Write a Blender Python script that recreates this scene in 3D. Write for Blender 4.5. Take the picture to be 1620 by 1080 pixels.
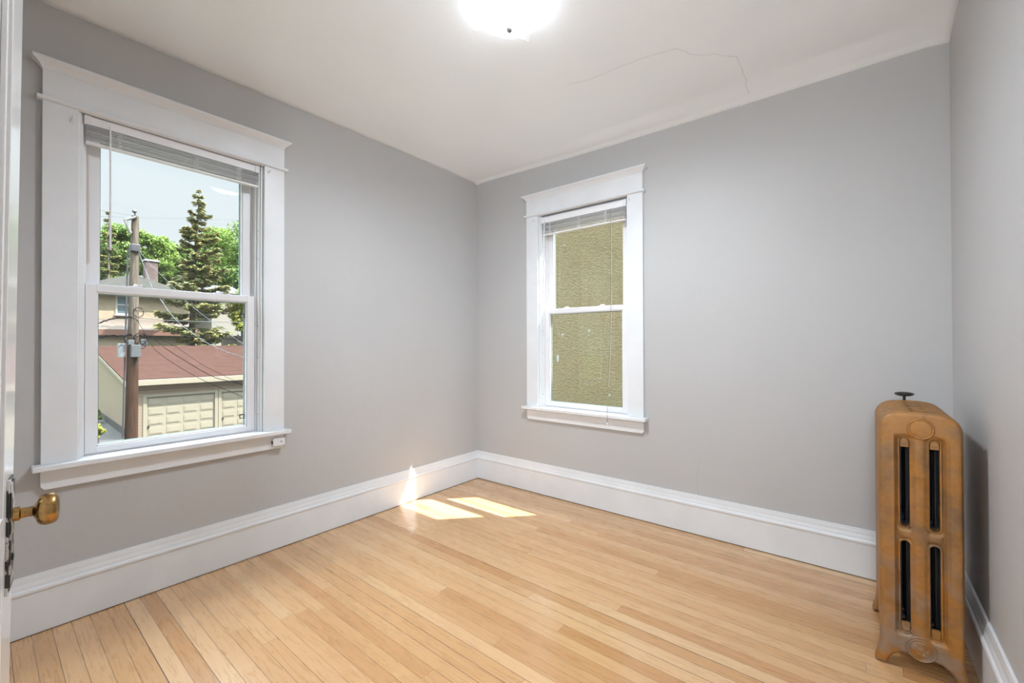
import bpy, bmesh, math, random
import numpy as np
from mathutils import Vector, Matrix
from mathutils.geometry import delaunay_2d_cdt

for o in list(bpy.data.objects): bpy.data.objects.remove(o)
S = bpy.context.scene
COL = S.collection
PI = math.pi

# ------------------------------------------------------------ camera
FPX, YAW, PIT, ROLL = 685.436, 0.673533, 0.0072928, -0.0026707
CAM = Vector((2.6344, -2.8084, 1.17))
fw = Vector((-math.sin(YAW)*math.cos(PIT), math.cos(YAW)*math.cos(PIT), math.sin(PIT)))
r0 = Vector((math.cos(YAW), math.sin(YAW), 0)); u0 = r0.cross(fw)
rt = r0*math.cos(ROLL) + u0*math.sin(ROLL); up = -r0*math.sin(ROLL) + u0*math.cos(ROLL)
cd = bpy.data.cameras.new('camera'); cam = bpy.data.objects.new('camera', cd); COL.objects.link(cam)
cd.sensor_width = 36; cd.sensor_fit = 'HORIZONTAL'; cd.lens = FPX/1620*36; cd.clip_start = .02; cd.clip_end = 600
M = Matrix((rt, up, -fw)).transposed().to_4x4(); M.translation = CAM; cam.matrix_world = M
S.camera = cam
def ray(px, py): return fw + rt*((px-810)/FPX) - up*((py-540)/FPX)
def atx(px, py, x):
    d = ray(px, py); return CAM + d*((x-CAM.x)/d.x)

# ------------------------------------------------------------ light, exposure
vs = S.view_settings; vs.view_transform = 'Standard'; vs.look = 'None'; vs.gamma = 1; vs.use_curve_mapping = False
vs.exposure = .43
SUN_DIR = Vector((.95, 1.0, 2.2)).normalized()
sd = bpy.data.lights.new('sun', 'SUN'); sd.energy = 19.0; sd.angle = .0093; sd.color = (1, .965, .93)
sun = bpy.data.objects.new('sun', sd); COL.objects.link(sun); sun.rotation_euler = SUN_DIR.to_track_quat('Z', 'Y').to_euler()
sun.location = (3, 6, 12)
W = bpy.data.worlds.new('sky'); S.world = W; W.use_nodes = True
nt = W.node_tree; nt.nodes.clear()
wo = nt.nodes.new('ShaderNodeOutputWorld'); bg = nt.nodes.new('ShaderNodeBackground')
tc = nt.nodes.new('ShaderNodeTexCoord'); sx = nt.nodes.new('ShaderNodeSeparateXYZ')
cr = nt.nodes.new('ShaderNodeValToRGB'); sr = nt.nodes.new('ShaderNodeMapRange')
nt.links.new(tc.outputs['Generated'], sx.inputs[0]); nt.links.new(sx.outputs['Z'], cr.inputs[0]); nt.links.new(sx.outputs['Z'], sr.inputs['Value'])
e = cr.color_ramp.elements
e[0].position = 0.0; e[0].color = (.86, .93, .97, 1)
e[1].position = 1.0; e[1].color = (.80, .90, 1, 1)
q = e.new(.12); q.color = (.84, .93, .97, 1)
q = e.new(.32); q.color = (.80, .91, .97, 1)
sr.interpolation_type = 'SMOOTHSTEP'
SKY_LOW, SKY_HIGH = .78, 17.5
sr.inputs['From Min'].default_value = .36; sr.inputs['From Max'].default_value = .90
sr.inputs['To Min'].default_value = SKY_LOW; sr.inputs['To Max'].default_value = SKY_HIGH
nt.links.new(cr.outputs[0], bg.inputs[0]); nt.links.new(sr.outputs[0], bg.inputs[1]); nt.links.new(bg.outputs[0], wo.inputs[0])
W.cycles.sampling_method = 'AUTOMATIC'
LAMP_W, GLOW_W, HALL_FILL_W = 84.0, 1.3, 960.0

def portal(name, loc, rot, sx_, sy_):
    l = bpy.data.lights.new(name, 'AREA'); l.shape = 'RECTANGLE'; l.size = sx_; l.size_y = sy_
    l.cycles.is_portal = True
    o = bpy.data.objects.new(name, l); COL.objects.link(o); o.location = loc; o.rotation_euler = rot
portal('window_portal', (-.22, -2.1435, 1.42), (0, -PI/2, 0), 1.5, .75)
portal('window_portal', (1.042, .22, 1.42), (-PI/2, 0, 0), .75, 1.5)
S.cycles.max_bounces = 12; S.cycles.diffuse_bounces = 8; S.cycles.transparent_max_bounces = 24
S.cycles.sample_clamp_indirect = 4.0
S.cycles.use_denoising = True

# ------------------------------------------------------------ material helpers
def newmat(name):
    m = bpy.data.materials.new(name); m.use_nodes = True
    return m, m.node_tree, m.node_tree.nodes['Principled BSDF']
def N(t, typ, **k):
    n = t.nodes.new(typ)
    for a, b in k.items(): setattr(n, a, b)
    return n
def setin(n, **k):
    for a, b in k.items(): n.inputs[a.replace('_', ' ')].default_value = b
def lin(r, g, b):
    f = lambda c: (c/255/12.92) if c/255 <= .04045 else ((c/255+.055)/1.055)**2.4
    return (f(r), f(g), f(b), 1)
def mathn(t, op, a, b=None, c=None):
    n = N(t, 'ShaderNodeMath', operation=op)
    for i, v in enumerate((a, b, c)):
        if v is None: continue
        if isinstance(v, (int, float)): n.inputs[i].default_value = v
        else: t.links.new(v, n.inputs[i])
    return n.outputs[0]
def mixc(t, fac, a, b, mode='MIX'):
    n = N(t, 'ShaderNodeMix', data_type='RGBA', blend_type=mode)
    for i, v in ((0, fac), (6, a), (7, b)):
        if isinstance(v, (int, float, tuple)): n.inputs[i].default_value = v
        else: t.links.new(v, n.inputs[i])
    return n.outputs[2]
def simple(name, col, rough=.5, metal=0, noise=0.0, nscale=8, bump=0.0, bscale=60, coat=0, dark=None):
    m, t, p = newmat(name)
    p.inputs['Roughness'].default_value = rough; p.inputs['Metallic'].default_value = metal
    p.inputs['Coat Weight'].default_value = coat
    p.inputs['Base Color'].default_value = col
    g = N(t, 'ShaderNodeTexCoord')
    if noise:
        n = N(t, 'ShaderNodeTexNoise'); setin(n, Scale=nscale, Detail=4.0); t.links.new(g.outputs['Object'], n.inputs['Vector'])
        d = dark or tuple(c*(1-noise) for c in col[:3])+(1,)
        mr = N(t, 'ShaderNodeMapRange'); setin(mr, From_Min=.35, From_Max=.65); t.links.new(n.outputs[0], mr.inputs[0])
        t.links.new(mixc(t, mr.outputs[0], d, col), p.inputs['Base Color'])
    if bump:
        n = N(t, 'ShaderNodeTexNoise'); setin(n, Scale=bscale, Detail=5.0); t.links.new(g.outputs['Object'], n.inputs['Vector'])
        b = N(t, 'ShaderNodeBump'); setin(b, Strength=bump, Distance=.01); t.links.new(n.outputs[0], b.inputs['Height']); t.links.new(b.outputs[0], p.inputs['Normal'])
    return m

def crack_mask(t, pts, width, flat=(1, 1, 0)):
    """0..1 mask of a hairline crack running through the given world points (x, y)"""
    g = N(t, 'ShaderNodeNewGeometry')
    ns = N(t, 'ShaderNodeTexNoise'); setin(ns, Scale=18.0, Detail=3.0); t.links.new(g.outputs['Position'], ns.inputs['Vector'])
    off = N(t, 'ShaderNodeVectorMath', operation='SCALE'); sb = N(t, 'ShaderNodeVectorMath', operation='SUBTRACT')
    t.links.new(ns.outputs['Color'], sb.inputs[0]); sb.inputs[1].default_value = (.5, .5, .5)
    t.links.new(sb.outputs[0], off.inputs[0]); off.inputs['Scale'].default_value = .03
    ad = N(t, 'ShaderNodeVectorMath', operation='ADD'); t.links.new(g.outputs['Position'], ad.inputs[0]); t.links.new(off.outputs[0], ad.inputs[1])
    fl = N(t, 'ShaderNodeVectorMath', operation='MULTIPLY'); t.links.new(ad.outputs[0], fl.inputs[0]); fl.inputs[1].default_value = flat; ad = fl
    pts = [(x*flat[0], y*flat[1], z*flat[2]) for x, y, z in pts]
    out = None
    for a, b in zip(pts[:-1], pts[1:]):
        a = Vector(a); b = Vector(b); L = (b-a).length; d = (b-a)/L
        pa = N(t, 'ShaderNodeVectorMath', operation='SUBTRACT'); t.links.new(ad.outputs[0], pa.inputs[0]); pa.inputs[1].default_value = a
        dt = N(t, 'ShaderNodeVectorMath', operation='DOT_PRODUCT'); t.links.new(pa.outputs[0], dt.inputs[0]); dt.inputs[1].default_value = d
        c = mathn(t, 'MINIMUM', mathn(t, 'MAXIMUM', dt.outputs['Value'], 0.0), L)
        pr = N(t, 'ShaderNodeVectorMath', operation='SCALE'); pr.inputs[0].default_value = d; t.links.new(c, pr.inputs['Scale'])
        df = N(t, 'ShaderNodeVectorMath', operation='DISTANCE'); t.links.new(pa.outputs[0], df.inputs[0]); t.links.new(pr.outputs[0], df.inputs[1])
        out = df.outputs['Value'] if out is None else mathn(t, 'MINIMUM', out, df.outputs['Value'])
    mr = N(t, 'ShaderNodeMapRange'); setin(mr, From_Min=0.0, From_Max=width, To_Min=1.0, To_Max=0.0); t.links.new(out, mr.inputs[0])
    return mr.outputs[0]
def plaster(name, col, crack=None, cw=.004, cs=.35, bs=.25, flat=(1, 1, 0)):
    m, t, p = newmat(name); p.inputs['Roughness'].default_value = .55
    g = N(t, 'ShaderNodeNewGeometry')
    n = N(t, 'ShaderNodeTexNoise'); setin(n, Scale=1.7, Detail=3.0); t.links.new(g.outputs['Position'], n.inputs['Vector'])
    c = mixc(t, n.outputs[0], tuple(x*.96 for x in col[:3])+(1,), tuple(min(1, x*1.04) for x in col[:3])+(1,))
    if crack:
        mk_ = crack_mask(t, crack, cw, flat)
        c = mixc(t, mathn(t, 'MULTIPLY', mk_, cs), c, (.2, .19, .18, 1))
    t.links.new(c, p.inputs['Base Color'])
    n2 = N(t, 'ShaderNodeTexNoise'); setin(n2, Scale=9.0, Detail=6.0); t.links.new(g.outputs['Position'], n2.inputs['Vector'])
    b = N(t, 'ShaderNodeBump'); setin(b, Strength=bs, Distance=.012); t.links.new(n2.outputs[0], b.inputs['Height']); t.links.new(b.outputs[0], p.inputs['Normal'])
    return m

MAT = {}
CRACK = [(1.401, -.754, 2.6), (1.508, -.722, 2.6), (1.775, -.709, 2.6), (1.955, -.668, 2.6), (1.996, -.582, 2.6), (2.042, -.533, 2.6), (2.080, -.514, 2.6), (2.172, -.410, 2.6), (2.166, -.073, 2.6)]
WALLC = (.482, .480, .480, 1)
MAT['wall'] = plaster('grey_wall_paint', WALLC)
MAT['wallb'] = plaster('grey_wall_paint_cracked', WALLC, [(1.86, 0, .21), (1.85, 0, .36), (1.87, 0, .46)], .003, .2, flat=(1, 0, 1))
MAT['ceil'] = plaster('ceiling_paint', (.905, .935, .96, 1), CRACK, .0035, .30, .10)
MAT['hallw'] = plaster('white_hall_paint', (.84, .84, .84, 1))
MAT['white'] = simple('white_gloss_paint', (.77, .79, .815, 1), .32, noise=.05, nscale=6, bump=.08, bscale=25)
MAT['vinyl'] = simple('white_vinyl', (.78, .78, .80, 1), .35)
MAT['blind'] = simple('blind_slat_white', (.84, .84, .86, 1), .4)
MAT['gap'] = simple('dark_joint', (.05, .045, .04, 1), .8)
MAT['screw'] = simple('screw_metal', (.12, .11, .10, 1), .5, .6)
MAT['clear'] = simple('clear_plastic', (.86, .87, .90, 1), .15)
MAT['cord'] = simple('brown_cord', (.16, .12, .09, 1), .8)
MAT['doorw'] = simple('door_white_gloss', (.78, .78, .78, 1), .14, noise=.03, nscale=5, bump=.03, bscale=20)
MAT['black'] = simple('black_enamel', (.012, .012, .013, 1), .45)

def mat_glass():
    m, t, p = newmat('window_glass'); t.nodes.remove(p)
    o = t.nodes['Material Output']; tr = N(t, 'ShaderNodeBsdfTransparent'); gl = N(t, 'ShaderNodeBsdfGlossy'); mx = N(t, 'ShaderNodeMixShader')
    fr = N(t, 'ShaderNodeFresnel'); gb = N(t, 'ShaderNodeNewGeometry'); t.links.new(mathn(t, 'SUBTRACT', 1.5, mathn(t, 'MULTIPLY', gb.outputs['Backfacing'], 1.5-1/1.5)), fr.inputs['IOR']); setin(gl, Roughness=.0); tr.inputs[0].default_value = (.985, .985, .98, 1)
    t.links.new(fr.outputs[0], mx.inputs[0]); t.links.new(tr.outputs[0], mx.inputs[1]); t.links.new(gl.outputs[0], mx.inputs[2]); t.links.new(mx.outputs[0], o.inputs[0])
    return m
MAT['glass'] = mat_glass()

def mat_floor():
    m, t, p = newmat('maple_strip_floor')
    g = N(t, 'ShaderNodeNewGeometry'); rot = N(t, 'ShaderNodeVectorRotate', rotation_type='Z_AXIS'); rot.inputs['Angle'].default_value = math.radians(.5)
    t.links.new(g.outputs['Position'], rot.inputs['Vector'])
    s = N(t, 'ShaderNodeSeparateXYZ'); t.links.new(rot.outputs[0], s.inputs[0])
    Wd = .0563
    yy = mathn(t, 'DIVIDE', mathn(t, 'ADD', s.outputs['Y'], 2.647+Wd*20), Wd)
    row = mathn(t, 'FLOOR', yy); fy = mathn(t, 'FRACT', yy)
    wn = N(t, 'ShaderNodeTexWhiteNoise', noise_dimensions='1D'); t.links.new(row, wn.inputs['W'])
    sc = N(t, 'ShaderNodeSeparateColor'); t.links.new(wn.outputs['Color'], sc.inputs[0])
    L = mathn(t, 'ADD', mathn(t, 'MULTIPLY', sc.outputs[0], 2.2), 1.5)
    xx = mathn(t, 'DIVIDE', mathn(t, 'ADD', s.outputs['X'], mathn(t, 'MULTIPLY', sc.outputs[1], 5.0)), L)
    idx = mathn(t, 'FLOOR', xx); fx = mathn(t, 'FRACT', xx)
    cv = N(t, 'ShaderNodeCombineXYZ'); t.links.new(row, cv.inputs[0]); t.links.new(idx, cv.inputs[1])
    w2 = N(t, 'ShaderNodeTexWhiteNoise', noise_dimensions='2D'); t.links.new(cv.outputs[0], w2.inputs['Vector'])
    cr = N(t, 'ShaderNodeValToRGB'); t.links.new(w2.outputs['Value'], cr.inputs[0])
    e = cr.color_ramp.elements
    e[0].position = 0; e[0].color = (.48, .245, .095, 1); e[1].position = 1; e[1].color = (.655, .425, .225, 1)
    q = e.new(.35); q.color = (.555, .315, .138, 1); q = e.new(.75); q.color = (.620, .375, .182, 1)
    # grain
    sv = N(t, 'ShaderNodeCombineXYZ'); t.links.new(mathn(t, 'MULTIPLY', s.outputs['X'], 3.0), sv.inputs[0]); t.links.new(mathn(t, 'MULTIPLY', s.outputs['Y'], 42.0), sv.inputs[1])
    t.links.new(mathn(t, 'MULTIPLY', w2.outputs['Value'], 40.0), sv.inputs[2])
    n = N(t, 'ShaderNodeTexNoise'); setin(n, Scale=1.6, Detail=5.0, Roughness=.6, Distortion=1.2); t.links.new(sv.outputs[0], n.inputs['Vector'])
    mr = N(t, 'ShaderNodeMapRange'); setin(mr, From_Min=.3, From_Max=.7, To_Min=.93, To_Max=1.05); t.links.new(n.outputs[0], mr.inputs[0])
    c = mixc(t, 1.0, cr.outputs[0], mr.outputs[0], 'MULTIPLY')
    n3 = N(t, 'ShaderNodeTexNoise'); setin(n3, Scale=5.0, Detail=2.0, Distortion=2.0)
    sv3 = N(t, 'ShaderNodeCombineXYZ'); t.links.new(s.outputs['X'], sv3.inputs[0]); t.links.new(mathn(t, 'MULTIPLY', s.outputs['Y'], 5.0), sv3.inputs[1]); t.links.new(mathn(t, 'MULTIPLY', w2.outputs['Value'], 17.0), sv3.inputs[2])
    t.links.new(sv3.outputs[0], n3.inputs['Vector'])
    m3 = N(t, 'ShaderNodeMapRange'); setin(m3, From_Min=.52, From_Max=.75, To_Min=0.0, To_Max=.22); t.links.new(n3.outputs[0], m3.inputs[0])
    c = mixc(t, m3.outputs[0], c, mixc(t, 1.0, c, (.80, .66, .55, 1), 'MULTIPLY'))
    # seams
    edge = mathn(t, 'MINIMUM', fy, mathn(t, 'SUBTRACT', 1.0, fy))
    seamw = mathn(t, 'ADD', mathn(t, 'MULTIPLY', mathn(t, 'POWER', sc.outputs[2], 5.0), .022), .030)
    sm = mathn(t, 'LESS_THAN', fy, seamw)
    ex = mathn(t, 'MULTIPLY', fx, L)
    jm = mathn(t, 'LESS_THAN', ex, .0014)
    inten = mathn(t, 'ADD', mathn(t, 'MULTIPLY', mathn(t, 'POWER', sc.outputs[2], 1.5), .36), .64)
    mask = mathn(t, 'MAXIMUM', mathn(t, 'MULTIPLY', sm, inten), mathn(t, 'MULTIPLY', jm, .7))
    c = mixc(t, mask, c, (.045, .020, .008, 1))
    t.links.new(c, p.inputs['Base Color'])
    p.inputs['Roughness'].default_value = .30
    rr = N(t, 'ShaderNodeMapRange'); setin(rr, From_Min=.3, From_Max=.7, To_Min=.24, To_Max=.34); t.links.new(n.outputs[0], rr.inputs[0]); t.links.new(rr.outputs[0], p.inputs['Roughness'])
    p.inputs['IOR'].default_value = 1.5
    p.inputs['Coat Weight'].default_value = .6; p.inputs['Coat Roughness'].default_value = .12; p.inputs['Coat IOR'].default_value = 1.55
    b = N(t, 'ShaderNodeBump'); setin(b, Strength=.35, Distance=.002)
    hh = mathn(t, 'SUBTRACT', mathn(t, 'MULTIPLY', n.outputs[0], .12), mask)
    t.links.new(hh, b.inputs['Height']); t.links.new(b.outputs[0], p.inputs['Normal'])
    return m
MAT['floor'] = mat_floor()

def mat_bronze():
    m, t, p = newmat('bronze_radiator_paint')
    g = N(t, 'ShaderNodeNewGeometry')
    n = N(t, 'ShaderNodeTexNoise'); setin(n, Scale=11.0, Detail=4.0); t.links.new(g.outputs['Position'], n.inputs['Vector'])
    mr = N(t, 'ShaderNodeMapRange'); setin(mr, From_Min=.42, From_Max=.66); t.links.new(n.outputs[0], mr.inputs[0])
    c = mixc(t, mr.outputs[0], (.36, .160, .034, 1), (.235, .128, .052, 1))
    n2 = N(t, 'ShaderNodeTexNoise'); setin(n2, Scale=60.0, Detail=3.0); t.links.new(g.outputs['Position'], n2.inputs['Vector'])
    m2 = N(t, 'ShaderNodeMapRange'); setin(m2, From_Min=.3, From_Max=.7, To_Min=.88, To_Max=1.1); t.links.new(n2.outputs[0], m2.inputs[0])
    c = mixc(t, 1.0, c, m2.outputs[0], 'MULTIPLY')
    # grimy rubbed dust in patches near the floor
    s = N(t, 'ShaderNodeSeparateXYZ'); t.links.new(g.outputs['Position'], s.inputs[0])
    lo = N(t, 'ShaderNodeMapRange'); setin(lo, From_Min=.0, From_Max=.45, To_Min=.75, To_Max=.12); t.links.new(s.outputs['Z'], lo.inputs[0])
    n4 = N(t, 'ShaderNodeTexNoise'); setin(n4, Scale=16.0, Detail=3.0); t.links.new(g.outputs['Position'], n4.inputs['Vector'])
    m4 = N(t, 'ShaderNodeMapRange'); setin(m4, From_Min=.45, From_Max=.62); t.links.new(n4.outputs[0], m4.inputs[0])
    c = mixc(t, mathn(t, 'MULTIPLY', lo.outputs[0], m4.outputs[0]), c, (.27, .235, .20, 1))
    t.links.new(c, p.inputs['Base Color'])
    p.inputs['Metallic'].default_value = .35; p.inputs['Roughness'].default_value = .48
    return m
MAT['bronze'] = mat_bronze()
MAT['iron'] = simple('dark_iron_slot_shade', (.02, .02, .024, 1), .6)  # iron of the pole fittings, also the painted shade inside the radiator slots
def mat_brass():
    m, t, p = newmat('aged_brass')
    g = N(t, 'ShaderNodeTexCoord'); n = N(t, 'ShaderNodeTexNoise'); setin(n, Scale=28.0, Detail=3.0); t.links.new(g.outputs['Object'], n.inputs['Vector'])
    mr = N(t, 'ShaderNodeMapRange'); setin(mr, From_Min=.4, From_Max=.65); t.links.new(n.outputs[0], mr.inputs[0])
    t.links.new(mixc(t, mr.outputs[0], (.44, .27, .10, 1), (.17, .11, .05, 1)), p.inputs['Base Color'])
    p.inputs['Metallic'].default_value = 1; p.inputs['Roughness'].default_value = .26
    return m
MAT['brass'] = mat_brass()
def mat_plate():
    m, t, p = newmat('worn_black_plate')
    g = N(t, 'ShaderNodeTexCoord'); n = N(t, 'ShaderNodeTexNoise'); setin(n, Scale=45.0, Detail=4.0); t.links.new(g.outputs['Object'], n.inputs['Vector'])
    mr = N(t, 'ShaderNodeMapRange'); setin(mr, From_Min=.52, From_Max=.56); t.links.new(n.outputs[0], mr.inputs[0])
    t.links.new(mixc(t, mr.outputs[0], (.03, .028, .026, 1), (.6, .6, .6, 1)), p.inputs['Base Color']); p.inputs['Roughness'].default_value = .35
    p.inputs['Metallic'].default_value = .3
    return m
MAT['plate'] = mat_plate()

# ------------------------------------------------------------ mesh helpers
def link(o, parent=None):
    COL.objects.link(o)
    if parent is not None: o.parent = parent
    return o
def tag(o, label=None, cat=None, group=None, kind=None):
    if label: o['label'] = label
    if cat: o['category'] = cat
    if group: o['group'] = group
    if kind: o['kind'] = kind
    return o
def empty(name, loc=(0, 0, 0), rz=0, parent=None):
    o = bpy.data.objects.new(name, None); o.empty_display_size = .05; link(o, parent); o.location = loc; o.rotation_euler = (0, 0, rz); return o
class MB:
    def __init__(s): s.v = []; s.f = []; s.m = []
    def add(s, vs_, fs, mi=0):
        k = len(s.v); s.v += [tuple(v) for v in vs_]; s.f += [[i+k for i in f] for f in fs]; s.m += [mi]*len(fs); return s
    def box(s, x0, x1, y0, y1, z0, z1, mi=0):
        x0, x1 = sorted((x0, x1)); y0, y1 = sorted((y0, y1)); z0, z1 = sorted((z0, z1))
        v = [(x0,y0,z0),(x1,y0,z0),(x1,y1,z0),(x0,y1,z0),(x0,y0,z1),(x1,y0,z1),(x1,y1,z1),(x0,y1,z1)]
        return s.add(v, [(0,3,2,1),(4,5,6,7),(0,1,5,4),(1,2,6,5),(2,3,7,6),(3,0,4,7)], mi)
    def tube(s, pts, r, n=8, mi=0, cap=True):
        pts = [Vector(p) for p in pts]; rings = []
        for i, p in enumerate(pts):
            d = (pts[min(i+1, len(pts)-1)]-pts[max(i-1, 0)]).normalized()
            a = d.orthogonal().normalized() if i == 0 else (rings[-1][1] - d*rings[-1][1].dot(d)).normalized()
            b = d.cross(a); rr = r[i] if isinstance(r, (list, tuple)) else r
            rings.append(([p + (a*math.cos(2*PI*k/n)+b*math.sin(2*PI*k/n))*rr for k in range(n)], a))
        vs_ = [v for rg in rings for v in rg[0]]; fs = []
        for i in range(len(pts)-1):
            for k in range(n): fs.append((i*n+k, i*n+(k+1) % n, (i+1)*n+(k+1) % n, (i+1)*n+k))
        if cap: fs += [tuple(range(n))[::-1], tuple(range((len(pts)-1)*n, len(pts)*n))]
        return s.add(vs_, fs, mi)
    def lathe(s, prof, n=32, o=(0, 0, 0), axis='Z', mi=0, fn=None):
        """prof: (radius, height) pairs"""
        vs_ = []; o = Vector(o)
        for r, h in prof:
            for k in range(n):
                a = 2*PI*k/n; rr = r*(fn(a, h) if fn else 1); c, d = rr*math.cos(a), rr*math.sin(a)
                vs_.append(o + (Vector((c, d, h)) if axis == 'Z' else Vector((c, -h, d)) if axis == '-Y' else Vector((h, c, d))))
        fs = []
        for i in range(len(prof)-1):
            for k in range(n): fs.append((i*n+k, i*n+(k+1) % n, (i+1)*n+(k+1) % n, (i+1)*n+k))
        fs += [tuple(range(n))[::-1], tuple(range((len(prof)-1)*n, len(prof)*n))]
        return s.add(vs_, fs, mi)
    def prism(s, prof, a, b, fn, mi=0):
        """prof: closed 2D polygon, swept from parameter a to b; fn(p, q, t) -> xyz"""
        n = len(prof); vs_ = [fn(p, q, a) for p, q in prof]+[fn(p, q, b) for p, q in prof]
        fs = [(i, (i+1) % n, n+(i+1) % n, n+i) for i in range(n)]+[tuple(range(n))[::-1], tuple(range(n, 2*n))]
        return s.add(vs_, fs, mi)
    def build(s, name, mats, parent=None, bevel=0, smooth=False, seg=2):
        me = bpy.data.meshes.new(name); me.from_pydata(s.v, [], s.f)
        for m in (mats if isinstance(mats, (list, tuple)) else [mats]): me.materials.append(m)
        me.polygons.foreach_set('material_index', s.m)
        bm = bmesh.new(); bm.from_mesh(me); bmesh.ops.recalc_face_normals(bm, faces=bm.faces); bm.to_mesh(me); bm.free()
        o = bpy.data.objects.new(name, me); link(o, parent)
        if bevel:
            b = o.modifiers.new('bevel', 'BEVEL'); b.width = bevel; b.segments = seg; b.limit_method = 'ANGLE'; b.angle_limit = math.radians(40)
            me.polygons.foreach_set('use_smooth', [True]*len(me.polygons)); w = o.modifiers.new('wn', 'WEIGHTED_NORMAL'); w.keep_sharp = False
        elif smooth:
            me.polygons.foreach_set('use_smooth', [True]*len(me.polygons)); me.set_sharp_from_angle(angle=math.radians(38))
        return o
def struct(name, mb, mats, parent=None, **k):
    o = mb.build(name, mats, parent, **k)
    if parent is None: o['kind'] = 'structure'
    return o
def dup(o, parent=None):
    c = o.copy(); link(c, parent)
    for ch in list(o.children): dup(ch, c)
    return c

# ------------------------------------------------------------ room shell
XR, YF, ZC, TH = 2.973, -2.975, 2.605, .135
WY, WX, HW = -2.1435, 1.042, .373          # window centres and half width of the opening
Z0, Z1 = .66, 2.184
struct('floor', MB().box(-.02, XR+.02, -4.4, .02, -.12, 0).box(XR+.02, 4.3, -4.4, YF-.13, -.12, 0), MAT['floor'])
struct('ceiling_hall', MB().box(XR-.01, 4.3, -4.4, YF-.13, ZC-.02, ZC+.06), MAT['ceil'])
def wall_hole(mb, axis, c0, c1, a0, a1, h0, h1, zb, zt, t0, t1):
    def B(p0, p1, z0, z1):
        if axis == 'x': mb.box(t0, t1, p0, p1, z0, z1)
        else: mb.box(p0, p1, t0, t1, z0, z1)
    B(c0, a0, zb, zt); B(a1, c1, zb, zt)
    if h0 > zb: B(a0, a1, zb, h0)
    B(a0, a1, h1, zt); return mb
struct('wall_left', wall_hole(MB(), 'x', YF-TH, TH, WY-HW, WY+HW, Z0, Z1, -.12, ZC+.1, -TH, 0), MAT['wall'])
struct('wall_back', wall_hole(MB(), 'y', 0, XR, WX-HW, WX+HW, Z0, Z1, -.12, ZC+.1, 0, TH), MAT['wallb'])
struct('wall_right', MB().box(XR, XR+.15, YF-.13, TH, -.12, ZC+.1), MAT['wall'])
DX0, DX1, DZ = 2.115, 2.905, 2.06
struct('wall_front', wall_hole(MB(), 'y', 0, XR, DX0, DX1, 0, DZ, 0, ZC+.1, YF-.13, YF), MAT['wall'])
# hallway behind the camera
struct('wall_hall', MB().box(-.2, 4.4, -4.4, -4.28, 0, ZC+.05).box(-.02, .10, -4.28, YF-.13, 0, ZC).box(4.2, 4.4, -4.28, YF-.13+.15, 0, ZC+.05).box(XR+.15, 4.2, YF-.13, YF, 0, ZC+.05), MAT['hallw'])
# ceiling, sagging plaster where it meets the back wall
def ceil_mesh():
    nx, ny = 72, 96; v = []; f = []
    xs = [i/nx*(XR+.02)-.01 for i in range(nx+1)]
    ys = [.01-(j/ny)**1.8*4.4 for j in range(ny+1)]
    ss = lambda a: max(0, min(1, a))**2*(3-2*max(0, min(1, a)))
    for y in ys:
        for x in xs:
            d = .030*ss(x/1.3)*ss(1+y/.20) if y > -2.9 else 0
            d += .012*ss(1+y/.05) + .010*ss(1-x/.05) + .012*ss(1-(XR-x)/.06)
            d += .004*math.sin(x*3.1+1)*math.sin(y*2.3+.5)
            v.append((x, y, ZC-d))
    for j in range(ny):
        for i in range(nx):
            a = j*(nx+1)+i; f.append((a, a+nx+1, a+nx+2, a+1))
    me = MB().add(v, f)
    o = me.build('ceiling', MAT['ceil'], smooth=True); o['kind'] = 'structure'
    m = o.modifiers.new('thick', 'SOLIDIFY'); m.thickness = .08; m.offset = -1
    if o.data.polygons[10].normal.z > 0: m.offset = 1; 
    return o
ce = ceil_mesh()

# baseboards: plain board with a moulded cap
BB = [(0, .004), (.019, .004), (.0195, .010), (.019, .168), (.023, .172), (.0245, .180), (.022, .187), (.0165, .190), (.0150, .200), (.0115, .212), (.0105, .226), (.0095, .229), (.0085, .239), (0, .239)]
struct('baseboard_left', MB().prism(BB, YF, 0, lambda p, q, t: (p, t, q)), MAT['white'])
struct('baseboard_back', MB().prism(BB, 0, XR, lambda p, q, t: (t, -p, q)), MAT['white'])
struct('baseboard_right', MB().prism(BB, YF, 0, lambda p, q, t: (XR-p, t, q)), MAT['white'])
struct('baseboard_front', MB().prism(BB, 0, DX0-.13, lambda p, q, t: (t, YF+p, q)), MAT['white'])
struct('trim_1', MB().box(.0, .0175, YF, 0, 0, .004).box(0, XR, -.0175, 0, 0, .004).box(XR-.0175, XR, YF, 0, 0, .004), MAT['gap'])
struct('trim_2', MB().box(DX0-.115, DX0, YF, YF+.022, 0, DZ+.11).box(DX0, XR-.002, YF, YF+.022, DZ, DZ+.11).box(DX0, DX0+.02, YF-.13, YF, 0, DZ).box(DX1-.02, DX1, YF-.13, YF, 0, DZ).box(DX0+.02, DX1-.02, YF-.13, YF, DZ-.02, DZ), MAT['white'], bevel=.002)

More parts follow.
